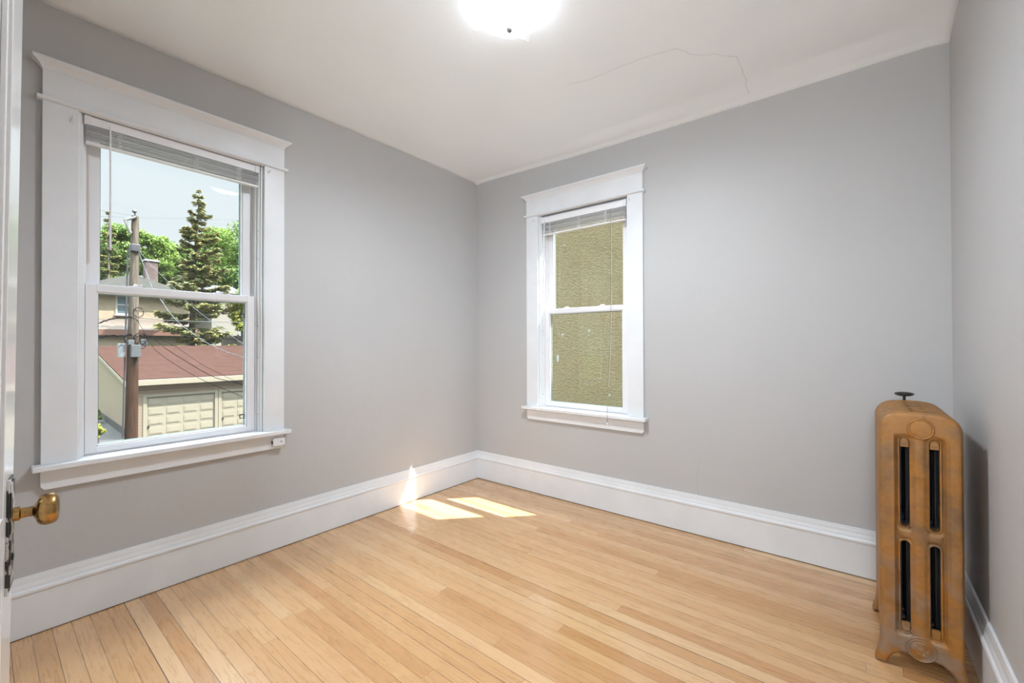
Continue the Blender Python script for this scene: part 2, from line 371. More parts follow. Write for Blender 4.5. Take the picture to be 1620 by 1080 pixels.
# ------------------------------------------------------------ windows (local: +x to the right seen from inside, +y outward)
def make_window(name, loc, rz):
    w = empty(name, loc, rz); w['kind'] = 'structure'
    P = lambda n, mb, mat=MAT['white'], par=w, **k: mb.build(n, mat, par, **k)
    for s in (-1, 1):
        P('casing', MB().box(s*.373, s*.481, -.022, 0, .683, 2.184), bevel=.002)
        P('jamb', MB().box(s*.373, s*.362, 0, .035, .683, 2.184).box(s*.362, s*.355, .012, .035, .683, 2.184), bevel=.001)
    P('bead', MB().prism([(0, 2.184), (.026, 2.184), (.034, 2.188), (.036, 2.194), (.034, 2.200), (.026, 2.203), (0, 2.203)], -.497, .497, lambda p, q, t: (t, -p, q)), smooth=True)
    P('head_casing', MB().box(-.481, .481, -.024, 0, 2.203, 2.312), bevel=.0015)
    # crown: section that flares outward and mitred returns at both ends
    cp = [(.024, 2.312), (.026, 2.316), (.031, 2.326), (.040, 2.336), (.050, 2.343), (.054, 2.346), (.054, 2.354), (0, 2.354)]
    v = []; f = []
    for p, q in cp:
        e_ = .481+max(0, p-.024)
        v += [(-e_, 0, q), (-e_, -p, q), (e_, -p, q), (e_, 0, q)]
    for i in range(len(cp)-1):
        a = i*4
        for k in range(3): f.append((a+k, a+k+1, a+k+5, a+k+4))
    f.append((0, 3, 2, 1)); MBc = MB().add(v, f); P('crown_moulding', MBc, smooth=True)
    P('stool', MB().box(-.507, .507, -.062, 0, .660, .683).box(-.373, .373, 0, .046, .660, .683), bevel=.004)
    P('apron', MB().prism([(-.481, .660), (.481, .660), (.481, .592), (.470, .578), (-.470, .578), (-.481, .592)], -.020, 0, lambda p, q, t: (p, t, q)), bevel=.0015)
    # vinyl frame with tracks
    fr = MB()
    for s in (-1, 1):
        fr.box(s*.373, s*.347, .035, .130, .672, 2.184)
        fr.box(s*.347, s*.340, .070, .076, .70, 2.15)
        fr.box(s*.347, s*.343, .050, .054, .70, 2.15)
        fr.box(s*.347, s*.338, .112, .130, .70, 2.15)
    fr.box(-.347, .347, .035, .130, 2.150, 2.184).box(-.347, .347, .046, .130, .66, .690)
    P('vinyl_frame', fr, MAT['vinyl'], bevel=.001)
    # exterior lining, sill and brickmould
    P('exterior_trim', MB().box(-.43, -.373, TH, TH+.02, .62, 2.24).box(.373, .43, TH, TH+.02, .62, 2.24).box(-.373, .373, TH, TH+.02, 2.2, 2.24).box(-.43, .43, TH+.001, .20, .60, .66), bevel=.002)
    def sash(nm, hw, zb, zt, ow, gb, gt, y0, y1):
        # glazing bead steps back from the face to the pane
        b = MB()
        for s in (-1, 1):
            b.box(s*hw, s*(ow+.006), y0, y1, zb, zt); b.box(s*(ow+.006), s*ow, y0+.006, y1-.004, gb-.004, gt+.004)
        b.box(-ow-.006, ow+.006, y0, y1, zb, gb-.006).box(-ow-.006, ow+.006, y0, y1, gt+.006, zt)
        b.box(-ow, ow, y0+.006, y1-.004, gb-.006, gb).box(-ow, ow, y0+.006, y1-.004, gt, gt+.006)
        o = P(nm, b, MAT['vinyl'], bevel=.0012)
        yc = (y0+y1)/2
        pn = MB().box(-ow-.003, ow+.003, yc+.003, yc+.007, gb-.003, gt+.003).build('pane', MAT['glass'], o)
        tag(pn, 'clear glass pane')
        g = MB()   # grey spacer round the double glazing
        for s in (-1, 1): g.box(s*ow, s*(ow-.004), yc+.008, yc+.018, gb, gt)
        g.box(-ow, ow, yc+.008, yc+.018, gb, gb+.003).box(-ow, ow, yc+.008, yc+.018, gt-.003, gt)
        g.build('glazing_spacer', MAT['spacer'], o)
        return o
    lo = sash('lower_sash', .345, .690, 1.447, .302, .724, 1.407, .040, .068)
    us = sash('upper_sash', .345, 1.418, 2.150, .292, 1.452, 2.108, .080, .108)
    return w, lo, us, P
MAT['spacer'] = simple('dark_green_spacer', (.16, .24, .22, 1), .5)
w1, lo1, us1, P1 = make_window('window_1', (0, WY, 0), PI/2)
w2, lo2, us2, P2 = make_window('window_2', (WX, 0, 0), 0)
# sash locks and tilt latches on the meeting rail of both windows
for lo, P in ((lo1, P1), (lo2, P2)):
    for u in (-.16, .14) if lo is lo2 else (-.17, .17):
        k = MB().box(u-.022, u+.022, .045, .066, 1.447, 1.452).lathe([(.009, 1.452), (.009, 1.459), (.006, 1.461)], 12, (u, .056, 0)).box(u-.005, u+.024, .050, .060, 1.455, 1.460)
        k.build('sash_lock', MAT['screwlock'] if False else MAT['vinyl'], lo, bevel=.001)
    for s in (-1, 1):
        for z in (.86, 1.05, 1.25, 1.62, 1.78):
            pass
# small screw heads in the side tracks
for w in (w1, w2):
    s = -1 if w is w2 else 1
    for z in (.78, 1.10, 1.28, 1.66, 1.82):
        MB().lathe([(.0035, 0), (.0035, .002), (.001, .0026)], 10, (0, 0, 0), 'X').build('screw', MAT['screw'], w).location = (s*.3615 - (s*.0026 if s > 0 else 0) if False else s*.3565-(.002 if s > 0 else 0), .022, z)
# black square clips against the lower pane of the left window
for z in (1.335, .775):
    v = MB(); o_, i_, y = .0125, .0085, .054
    cx, cz = .286, z
    v.box(cx-o_, cx+o_, y-.003, y+.003, cz+i_, cz+o_).box(cx-o_, cx+o_, y-.003, y+.003, cz-o_, cz-i_).box(cx-o_, cx-i_, y-.003, y+.003, cz-i_, cz+i_).box(cx+i_, cx+o_, y-.003, y+.003, cz-i_, cz+i_)
    tag(v.build('vent_clip', MAT['black'], lo1, bevel=.001), 'black square clip')

# ------------------------------------------------------------ blinds
def make_blind(parent_loc, rz, zt, zb, hw, wand_u, wand_z, cord_u, cord_z, ladders, label, drop, hhead):
    b = empty('mini_blind', (parent_loc[0], parent_loc[1], zt), rz)
    z = lambda a: a-zt
    P = lambda n, mb, mat=MAT['blind'], **k: mb.build(n, mat, b, **k)
    y0, y1 = .002, .030
    hb = zt-hhead
    P('headrail', MB().box(-hw, hw, y0, y0+.002, z(hb), z(zt)).box(-hw, hw, y1-.002, y1, z(hb), z(zt)).box(-hw, hw, y0, y1, z(hb), z(hb)+.002).box(-hw, hw, y0-.002, y0, z(zt)-.004, z(zt)).box(-hw, hw, y0-.002, y0, z(hb), z(hb)+.004), bevel=.0006)
    for s in (-1, 1):
        P('bracket', MB().box(s*(hw+.001), s*(hw+.003), y0-.002, y1, z(hb)-.004, z(zt)+.001).box(s*(hw-.018), s*(hw+.003), y0-.0042, y0-.0022, z(hb)-.002, z(zt)+.001), MAT['vinyl'], bevel=.0005)
    n = 13; rng = random.Random(7)
    zs0, zs1 = z(hb)-.004, z(zb)+.014
    proto = None
    for i in range(n):
        zz = zs0+(zs1-zs0)*(i+.5)/n
        if proto is None:
            pr = [(y0+.001+.025*k/6, .0022*math.sin(PI*k/6)) for k in range(7)]
            pr2 = pr+[(a, c-.0009) for a, c in pr[::-1]]
            proto = P('slat', MB().prism(pr2, -hw+.003, hw-.003, lambda p, q, t: (t, p, q)), smooth=True); o = proto
        else:
            o = proto.copy(); link(o, b)
        o.location = (rng.uniform(-.0015, .0015), rng.uniform(-.0012, .0012), zz); o.rotation_euler = (rng.uniform(.10, .30), rng.uniform(-.0012, .0012), 0)
    P('bottom_rail', MB().box(-hw+.002, hw-.002, y0-.001, y1-.002, z(zb), z(zb)+.011), bevel=.003)
    for u in ladders:
        t = MB()
        for k in range(6):
            ph = rng.uniform(0, 6); du = rng.uniform(-.010, .010)
            t.tube([(u+du+.007*math.sin(ph+j*1.9), y0-.004-.004*math.cos(ph+j*1.3), z(hb)-.004-(hb-zb-.014)*j/9) for j in range(10)], .0009, 5)
        P('ladder_cord', t, MAT['vinyl'])
    if wand_u is not None:
        P('wand', MB().tube([(wand_u, y0-.012, z(hb)+.010), (wand_u, y0-.014, z(hb)-.02), (wand_u+.002, y0-.012, z(wand_z))], [.002, .0032, .0036], 6), MAT['clear'], smooth=True)
        P('wand_hook', MB().tube([(wand_u, y0, z(hb)+.012), (wand_u, y0-.012, z(hb)+.014), (wand_u, y0-.013, z(hb)+.004)], .0016, 6), MAT['clear'])
    if cord_u is not None:
        pts = []
        for j in range(25):
            a = j/24; pts.append((cord_u + .010*math.sin(a*2.2) - .014*a, y0-.010-.055*min(1, a*1.15)**3, z(hb) - (hb-cord_z)*a))
        lc = P('lift_cord', MB().tube(pts, .0013, 6), MAT['cord'])
        tag(lc, 'thin brown pull cord')
        e_ = pts[-1]
        MB().lathe([(.0015, .022), (.005, .018), (.006, .004), (.004, 0)], 12, (e_[0], e_[1], e_[2]-.02)).build('tassel', MAT['clear'], lc, smooth=True)
        P('lift_cord', MB().tube([(p[0]+.004, p[1]+.002, p[2]) for p in pts[:21]], .0009, 5), MAT['vinyl'])
    tag(b, label, 'blind', 'raised mini blinds')
    return b
make_blind((0, WY), PI/2, 2.181, 2.060, .3515, -.272, 1.60, None, 0, (-.24, .05, .25), 'white mini blind pulled up at the top of the left window with garage view', 0, .038)
make_blind((WX, 0), 0, 2.166, 2.026, .3515, -.315, 1.52, .245, .63, (-.27, -.02, .20), 'white mini blind raised in the right window facing a stucco wall', .006, .044)

# ------------------------------------------------------------ small fixtures on the trim
def curtain_bracket(loc, rz, label):
    o = empty('curtain_bracket', loc, rz)
    MB().box(-.006, .006, -.002, 0, -.010, .012).build('back_plate', MAT['white'], o, bevel=.0005)
    MB().tube([(0, -.001, .004), (0, -.018, .004), (0, -.024, .010), (0, -.024, .016)], .0025, 8).build('hook', MAT['white'], o, smooth=True)
    tag(o, label, 'bracket', 'curtain rod brackets on the window casings')
curtain_bracket((.0225, WY-.395, 2.13), PI/2, 'white painted curtain hook on left side casing of the left window')
curtain_bracket((.0225, WY+.395, 2.15), PI/2, 'white painted curtain hook on right side casing of the left window')
curtain_bracket((WX-.400, -.0225, 2.145), 0, 'white painted curtain hook on left side casing of the right window')
curtain_bracket((WX+.392, -.0225, 2.145), 0, 'white painted curtain hook on right side casing of the right window')
jb = empty('junction_box', (.0205, -1.700, .615))
MB().box(0, .024, -.032, .034, -.020, .026).build('cover', MAT['white'], jb, bevel=.003)
MB().lathe([(.0038, .024), (.0038, .026), (.002, .0266)], 12, (0, .012, .004), 'X').build('screw', MAT['spacer'], jb)
MB().box(.004, .020, -.0335, -.0315, -.006, .010).build('socket', MAT['black'], jb)
tag(jb, 'small white box with one screw under the sill end of the left window', 'junction box')

# ------------------------------------------------------------ door, folded back beside the camera
DANG = math.radians(7.8)
leafdir = Vector((-math.cos(DANG), math.sin(DANG), 0)); ndir = Vector((math.sin(DANG), math.cos(DANG), 0))
Efree = CAM + ray(25.5, 540)*.83 - ndir*.0112
DL = .765
Hg = Efree - leafdir*DL
door = empty('door_1', (Hg.x, Hg.y, 0)); door['kind'] = 'structure'
door.rotation_euler = (Matrix.Rotation(PI-DANG, 3, 'Z') @ Matrix.Rotation(math.radians(.55), 3, 'X')).to_euler()
# local: x along the leaf, visible face towards -y; pivot height at eye level so that the lean is about z=.9
def dP(n, mb, mat, **k): return mb.build(n, mat, door, **k)
T = .035
lf = MB().box(0, .115, 0, T, .012, 2.03).box(DL-.115, DL, 0, T, .012, 2.03)
zs = [(.012, .24), (.72, .875), (1.92, 2.03)]
for a, b in zs: lf.box(.115, DL-.115, 0, T, a, b)
dP('door_leaf', lf, MAT['doorw'], bevel=.0015)
for (a, b), (c, d) in zip(zs[:-1], zs[1:]):
    pm = MB().box(.115, DL-.115, .013, T-.013, b, c)
    for s0, s1 in (((.115, .127), (b, c)), ((DL-.127, DL-.115), (b, c)), ((.127, DL-.127), (b, b+.012)), ((.127, DL-.127), (c-.012, c))):
        pm.box(s0[0], s0[1], .005, .013, s1[0], s1[1])
    dP('door_panel', pm, MAT['doorw'], bevel=.002)
kz = (CAM+ray(74, 791)*.86).z
kx = DL-.058
dP('knob_plate', MB().box(kx-.028, kx+.028, -.004, 0, kz-.135, kz+.068).box(kx-.022, kx+.022, -.0055, -.004, kz-.128, kz+.061), MAT['plate'], bevel=.0015)
kn = dP('door_knob', MB().lathe([(.0105, .004), (.0125, .006), (.0125, .014), (.0095, .016), (.0085, .024), (.0095, .030), (.016, .034), (.0245, .037), (.0275, .041), (.0290, .047), (.0285, .055), (.0265, .060), (.022, .0632), (.012, .0642), (.001, .0645)], 40, (kx, 0, kz), '-Y'), MAT['brass'], smooth=True)
tag(kn, 'aged brass door knob')
dP('door_knob', MB().lathe([(.0125, T), (.0095, T+.014), (.0085, T+.03), (.0245, T+.037), (.029, T+.047), (.0265, T+.060), (.001, T+.064)][:1]+[(.0125, .036), (.009, .05), (.009, .066), (.025, .072), (.029, .082), (.026, .094), (.001, .098)], 32, (kx, 0, kz), '-Y'), MAT['brass'], smooth=True).scale = (1, -1, 1)
dP('keyhole_cover', MB().lathe([(.007, .0055), (.007, .0075), (.003, .008)], 20, (kx, 0, kz-.075), '-Y'), MAT['plate'], smooth=True)
for z in (.25, 1.75):
    dP('hinge', MB().tube([(-.004, .002, z-.045), (-.004, .002, z+.045)], .006, 10).box(-.006, 0, .002, T-.003, z-.045, z+.045), MAT['brass'])

# ------------------------------------------------------------ ceiling lamp
LX, LY = 1.497, -1.395
lamp = empty('ceiling_light', (LX, LY, ZC))
MB().lathe([(.098, .004), (.100, -.006), (.096, -.010), (.02, -.011)], 40).build('base_plate', MAT['white'], lamp, smooth=True)
MB().tube([(0, 0, -.01), (0, 0, -.100)], .003, 8).build('rod', MAT['screw'], lamp)
def mat_shade():
    m, t, p = newmat('frosted_glass_shade'); t.nodes.remove(p)
    o = t.nodes['Material Output']
    tr = N(t, 'ShaderNodeBsdfTransparent'); tl = N(t, 'ShaderNodeBsdfTranslucent'); df = N(t, 'ShaderNodeBsdfDiffuse'); gl = N(t, 'ShaderNodeBsdfGlossy')
    g = N(t, 'ShaderNodeTexCoord'); n = N(t, 'ShaderNodeTexNoise'); setin(n, Scale=28.0, Detail=5.0, Distortion=1.5); t.links.new(g.outputs['Object'], n.inputs['Vector'])
    mr = N(t, 'ShaderNodeMapRange'); setin(mr, From_Min=.4, From_Max=.6, To_Min=.80, To_Max=.95); t.links.new(n.outputs[0], mr.inputs[0])
    cc = N(t, 'ShaderNodeCombineColor'); [t.links.new(mr.outputs[0], cc.inputs[i]) for i in range(3)]
    t.links.new(cc.outputs[0], tl.inputs[0]); t.links.new(cc.outputs[0], df.inputs[0]); setin(gl, Roughness=.1)
    a = N(t, 'ShaderNodeMixShader'); a.inputs[0].default_value = .5; t.links.new(tl.outputs[0], a.inputs[1]); t.links.new(df.outputs[0], a.inputs[2])
    b = N(t, 'ShaderNodeMixShader'); b.inputs[0].default_value = .87; t.links.new(a.outputs[0], b.inputs[1]); t.links.new(tr.outputs[0], b.inputs[2])
    c = N(t, 'ShaderNodeMixShader'); c.inputs[0].default_value = .05; t.links.new(b.outputs[0], c.inputs[1]); t.links.new(gl.outputs[0], c.inputs[2])
    t.links.new(c.outputs[0], o.inputs[0]); return m
MAT['shade'] = mat_shade()
def shade_mesh():
    n = 28; v = []; f = []; hs = .128
    for j in range(n+1):
        for i in range(n+1):
            a, b = -1+2*i/n, -1+2*j/n
            r2 = max(abs(a), abs(b)); rc = math.hypot(a, b)
            pull = 1-.045*(1-abs(a*b))*r2**3          # sides bow slightly inwards between the corners
            z = -.100+.047*min(1.12, rc)**2.2 - .006*max(0, rc-1.2)/.2 + .003*math.sin(a*7)*math.sin(b*7)*r2
            v.append((a*hs*pull, b*hs*pull, z))
    for j in range(n):
        for i in range(n):
            k = j*(n+1)+i; f.append((k, k+1, k+n+2, k+n+1))
    o = MB().add(v, f).build('lamp_shade', MAT['shade'], lamp, smooth=True)
    o.rotation_euler = (0, 0, math.radians(100-45)); m = o.modifiers.new('t', 'SOLIDIFY'); m.thickness = .003
    return o
shade_mesh()
MB().lathe([(.014, -.102), (.014, -.109), (.011, -.116), (.006, -.122), (.001, -.123)], 16).build('finial', MAT['screw'], lamp, smooth=True)
def emis(name, col, s):
    m, t, p = newmat(name); p.inputs['Base Color'].default_value = (.8, .8, .8, 1); p.inputs['Emission Color'].default_value = col; p.inputs['Emission Strength'].default_value = s; return m
def mat_bulb():
    m, t, p = newmat('clear_bulb_glow'); t.nodes.remove(p); tr = N(t, 'ShaderNodeBsdfTransparent'); em = N(t, 'ShaderNodeEmission'); em.inputs[0].default_value = (.95, .97, 1, 1); em.inputs[1].default_value = 30
    mx = N(t, 'ShaderNodeMixShader'); mx.inputs[0].default_value = .12; t.links.new(tr.outputs[0], mx.inputs[1]); t.links.new(em.outputs[0], mx.inputs[2]); t.links.new(mx.outputs[0], t.nodes['Material Output'].inputs[0]); return m
MAT['bulb'] = mat_bulb()
for s in (-1, 1):
    c = (s*.050, 0, -.030)
    a = math.radians(20); cc = (c[0]*math.cos(a), c[0]*math.sin(a), c[2])
    bu = MB().lathe([(.004, -.026), (.011, -.022), (.0155, -.010), (.0155, 0), (.011, .012), (.008, .020)], 20, axis='X').build('bulb', MAT['bulb'], lamp, smooth=True); bu.location = cc
    l = bpy.data.lights.new('bulb_light', 'POINT'); l.energy = LAMP_W; l.color = (.86, .93, 1); l.shadow_soft_size = .012
    lo_ = bpy.data.objects.new('bulb_light', l); link(lo_, lamp); lo_.location = (cc[0], cc[1], -.085)
    lo_.location.z = -.028; l.energy = GLOW_W
    # added downward spot at each bulb fills the room without lighting the ceiling
    l = bpy.data.lights.new('down_fill_spot', 'SPOT'); l.energy = LAMP_W; l.color = (.82, .91, 1); l.shadow_soft_size = .02; l.spot_size = math.radians(176); l.spot_blend = .9
    sp = bpy.data.objects.new('down_fill_spot', l); link(sp, lamp); sp.location = (cc[0], cc[1], -.030)
tag(lamp, 'square frosted glass flush ceiling light with metal finial at room centre', 'ceiling light')
# added pendant, unseen behind the doorway, fills the room with light
hl = empty('ceiling_light', (2.90, -3.44, ZC-.025))
MB().lathe([(.05, 0), (.05, -.02), (.006, -.03), (.006, -.70), (.03, -.71)], 24).build('stem', MAT['brass'], hl, smooth=True)
MB().lathe([(.03, -.70), (.10, -.73), (.16, -.80), (.18, -.88), (.16, -.96), (.10, -1.03), (.01, -1.06)], 32).build('lamp_shade', emis('hall_fill_globe', (1, .98, .96, 1), 3), hl, smooth=True)
l = bpy.data.lights.new('hall_fill_light', 'POINT'); l.energy = HALL_FILL_W; l.color = (.82, .92, 1); l.shadow_soft_size = .19
ho = bpy.data.objects.new('hall_fill_light', l); link(ho, hl); ho.location = (0, 0, -.88)
tag(hl, 'added unseen pendant globe in the hallway that fills the room with light', 'ceiling light')

# ------------------------------------------------------------ radiator
RX, RY, PITCH, NSEC = 2.802, -.712, .063, 7
def section_mesh(legs, sr=.0135, rel=1.5):
    top = [(0, .927), (.030, .9265), (.055, .924), (.075, .918), (.090, .908), (.101, .895), (.108, .880), (.1105, .862)]
    half = [(x, z) for x, z in top]
    half += [(.1105, z) for z in (.80, .70, .60, .50, .40, .30, .20, .14)]
    if legs: half += [(.1100, .11), (.1095, .09), (.111, .065), (.116, .040), (.122, .020), (.125, .006), (.123, 0), (.093, 0), (.089, .008), (.083, .026), (.072, .042), (.055, .053), (.035, .058), (.018, .055), (0, .052)]
    else: half += [(.108, .115), (.100, .092), (.085, .077), (.060, .068), (.030, .063), (0, .060)]
    loop = half[:-1]+[(0, half[-1][1])]+[(-x, z) for x, z in half[::-1][1:-1]]
    def dens(lp, st):
        out = []
        for a, b in zip(lp, lp[1:]+lp[:1]):
            L = math.hypot(b[0]-a[0], b[1]-a[1]); k = max(1, round(L/st))
            out += [(a[0]+(b[0]-a[0])*i/k, a[1]+(b[1]-a[1])*i/k) for i in range(k)]
        return out
    loop = dens(loop, .005)
    def slot(cx, z0, z1, r=sr):
        p = [(cx+r*math.cos(a), z1-r+r*math.sin(a)) for a in [PI*i/10 for i in range(11)]]
        p += [(cx-r*math.cos(a), z0+r-r*math.sin(a)) for a in [PI*i/10 for i in range(11)]]
        return dens(p, .006)
    SL = [(-.039, .511, .832), (.039, .511, .832), (-.039, .136, .462), (.039, .136, .462)]
    holes = [slot(*s) for s in SL]
    La = np.array(loop)
    A, B = La, np.roll(La, -1, 0)
    def dist_out(P_):
        d = B-A; t = np.clip(((P_[:, None]-A)*d).sum(2)/(d*d).sum(1), 0, 1); return np.sqrt((((A+t[..., None]*d)-P_[:, None])**2).sum(2)).min(1)
    def dist_slot(P_, r=sr):
        best = np.full(len(P_), 9.)
        for cx, z0, z1 in SL:
            zz = np.clip(P_[:, 1], z0+r, z1-r); best = np.minimum(best, np.hypot(P_[:, 0]-cx, P_[:, 1]-zz)-r)
        return best
    g = np.array([(x, z) for x in np.arange(-.124, .125, .0040) for z in np.arange(.004, .926, .0046)])
    # inside test
    x, z = g[:, 0][:, None], g[:, 1][:, None]
    cr_ = ((A[:, 1] > z) != (B[:, 1] > z)) & (x < (B[:, 0]-A[:, 0])*(z-A[:, 1])/(B[:, 1]-A[:, 1]+1e-12)+A[:, 0])
    g = g[cr_.sum(1) % 2 == 1]
    g = g[(dist_out(g) > .0025) & (dist_slot(g) > .0022)]
    pts = list(loop); edges = [(i, (i+1) % len(loop)) for i in range(len(loop))]
    for h in holes:
        k = len(pts); pts += h; edges += [(k+i, k+(i+1) % len(h)) for i in range(len(h))]
    nb = len(pts); pts += [tuple(a) for a in g]
    vv, ee, ff, ov, oe, of = delaunay_2d_cdt([Vector(p) for p in pts], edges, [], 0, 1e-6)
    P_ = np.array([tuple(v) for v in vv])
    cen = np.array([P_[list(f)].mean(0) for f in ff])
    x, z = cen[:, 0][:, None], cen[:, 1][:, None]
    ins = (((A[:, 1] > z) != (B[:, 1] > z)) & (x < (B[:, 0]-A[:, 0])*(z-A[:, 1])/(B[:, 1]-A[:, 1]+1e-12)+A[:, 0])).sum(1) % 2 == 1
    ok = ins & (dist_slot(cen) > 0)
    F = [f for f, k in zip(ff, ok) if k]
    X, Z = P_[:, 0], P_[:, 1]; do = dist_out(P_); ds = dist_slot(P_)
    sm = lambda a: np.clip(a, 0, 1)**2*(3-2*np.clip(a, 0, 1))
    H = np.full(len(P_), .0255)
    R_ = .013; H -= R_*(1-np.sqrt(np.clip(1-(1-np.clip(do/R_, 0, 1))**2, 0, 1)))
    ax = np.abs(X)
    # sunk panel between the outer columns, with a raised lip
    inz = sm((Z-.120)/.02)*sm((.846-Z)/.02)
    valley = sm((.068-ax)/.006)*inz
    H -= .0085*valley
    lip = np.exp(-((ax-.070)/.0028)**2)*sm((Z-.125)/.015)*sm((.84-Z)/.02); H += .0026*lip
    # round centre column
    H += .0075*np.sqrt(np.clip(1-(ax/.0235)**2, 0, 1))*inz
    # bridge between the upper and lower slots
    H += .0035*sm((.018-np.abs(Z-.487))/.010)*sm((.060-ax)/.006)*sm((ax-.018)/.006)
    # lip round each slot
    H += .0022*np.exp(-((ds-.0022)/.0016)**2)-.0030*np.exp(-((ds-.0075)/.003)**2)
    V = [(a, -h, b) for (a, b), h in zip(P_, H)]+[(a, h, b) for (a, b), h in zip(P_, H)]
    n = len(P_); FF = [tuple(f) for f in F]+[tuple(i+n for i in f[::-1]) for f in F]
    cnt = {}
    for f in F:
        for a, b in zip(f, f[1:]+f[:1]): cnt[(a, b)] = 1
    FF += [(a, a+n, b+n, b) for (a, b) in cnt if (b, a) not in cnt]
    return V, FF
rad = empty('radiator', (RX, RY+.0255, 0))
first = MB().add(*section_mesh(True)).build('section', MAT['bronze'], rad, smooth=True)
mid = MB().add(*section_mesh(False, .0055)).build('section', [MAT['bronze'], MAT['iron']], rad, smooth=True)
for pl in mid.data.polygons:      # inner faces blackened, the depth shade of the slots put into the colour
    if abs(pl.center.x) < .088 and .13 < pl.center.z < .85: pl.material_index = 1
mid.location.y = PITCH
for i in range(2, NSEC-1):
    o = mid.copy(); link(o, rad); o.location.y = PITCH*i
o = first.copy(); link(o, rad); o.location.y = PITCH*(NSEC-1)
for z in (.868, .092):
    MB().tube([(0, .02, z), (0, PITCH*(NSEC-1)-.02, z)], .026, 20).build('nipple', MAT['bronze'], rad, smooth=True)
for sx_ in (-1, 1):
    for (z, fl) in ((.8165, 1), (.153, -1)):
        c = MB(); w_ = .0118
        prof = [(-w_, -fl*.018)]+[(-w_*math.cos(PI*k/10), fl*(.002+w_*math.sin(PI*k/10))) for k in range(11)]+[(w_, -fl*.018)]
        c.prism(prof, -.010, .004, lambda p, q, t: (p, t, q))
        c.prism([(.010*math.cos(2*PI*k/16), fl*.001+.008*math.sin(2*PI*k/16)) for k in range(16)], -.0135, -.009, lambda p, q, t: (p, t, q))
        o = c.build('slot_cap', MAT['bronze'], rad, bevel=.0015); o.location = (sx_*.039, -.012, z)
for sx_ in (-1, 1):      # dark shims under the front feet
    MB().box(sx_*.095, sx_*.121, -.018, .018, 0, .0035).build('foot_pad', MAT['black'], rad)
MB().lathe([(.0375, -.004), (.0365, .0015), (.034, .0045), (.0315, .0042), (.0305, .0030), (.0290, .0030), (.0280, .0042), (.012, .0052), (.001, .0054)], 48, (.004, -.0255, .867), '-Y').build('medallion', MAT['bronze'], rad, smooth=True)
MB().lathe([(.011, -.004), (.0105, .002), (.008, .0038), (.003, .0040), (.001, .002)], 24, (.006, -.0250, .904), '-Y').build('medallion', MAT['bronze'], rad, smooth=True)
MB().lathe([(.0430, -.006), (.0420, .0015), (.0395, .0040), (.0370, .0030), (.0355, .0018), (.0335, .0038), (.0315, .0040), (.0295, .0015), (.0270, .0012), (.0245, .0040), (.019, .0050), (.010, .0042), (.006, .0060), (.001, .0064)], 72, (0, -.0255, .092), '-Y', fn=lambda a, h: 1).build('rosette', MAT['bronze'], rad, smooth=True)
for k in range(6):
    a_ = 2*PI*k/6
    MB().lathe([(.0060, 0), (.0050, .0022), (.001, .003)], 14, (.0165*math.cos(a_), -.0300, .092+.0165*math.sin(a_)), '-Y').build('petal', MAT['bronze'], rad, smooth=True)
for k in range(7):
    MB().box(-.0165+k*.005, -.0135+k*.005, -.0265, -.0245, .691, .698+.001*(k % 2)).build('cast_letter', MAT['bronze'], rad, bevel=.0005)
em = MB()
em.lathe([(.0075, 0), (.0078, .0012), (.0066, .0014), (.0064, .0006), (.001, .0006)], 20, (.003, -.0248, .357), '-Y').build('casting_mark', MAT['bronze'], rad, smooth=True)
MB().lathe([(.0022, 0), (.0022, .001), (.001, .0012)], 10, (.008, -.0268, .905), '-Y').build('maker_mark', MAT['bronze'], rad, smooth=True)
# supply valve with a black handle behind the last section
vy = PITCH*(NSEC-1)+.075; vx = -.009
MB().tube([(vx, vy, 0), (vx, vy, .80), (vx, vy, .86)], [.014, .014, .018], 16).tube([(vx, vy, .83), (vx, vy-.05, .845)], .015, 14).lathe([(.021, .84), (.021, .88), (.012, .895), (.006, .90)], 16, (vx, vy, 0)).build('valve_body', MAT['bronze'], rad, smooth=True)
MB().tube([(vx, vy, .895), (vx, vy, .945)], .005, 10).lathe([(.010, .938), (.024, .941), (.031, .946), (.031, .951), (.024, .955), (.010, .957), (.001, .957)], 40, (vx, vy, 0), fn=lambda a, h: 1+.05*math.cos(8*a)).build('valve_handle', MAT['black'], rad, smooth=True)
tag(rad, 'tall bronze painted cast iron radiator standing in the right corner', 'radiator')

# ------------------------------------------------------------ outdoors
GZ = -3.08
def mat_noise2(name, c0, c1, scale, rough=.8, bump=0, det=5, lo=.35, hi=.65):
    m, t, p = newmat(name); g = N(t, 'ShaderNodeNewGeometry'); n = N(t, 'ShaderNodeTexNoise'); setin(n, Scale=scale, Detail=float(det)); t.links.new(g.outputs['Position'], n.inputs['Vector'])
    mr = N(t, 'ShaderNodeMapRange'); setin(mr, From_Min=lo, From_Max=hi); t.links.new(n.outputs[0], mr.inputs[0])
    t.links.new(mixc(t, mr.outputs[0], c0, c1), p.inputs['Base Color']); p.inputs['Roughness'].default_value = rough; p.inputs['Specular IOR Level'].default_value = .2
    if bump:
        b = N(t, 'ShaderNodeBump'); setin(b, Strength=bump, Distance=.02); t.links.new(n.outputs[0], b.inputs['Height']); t.links.new(b.outputs[0], p.inputs['Normal'])
    return m
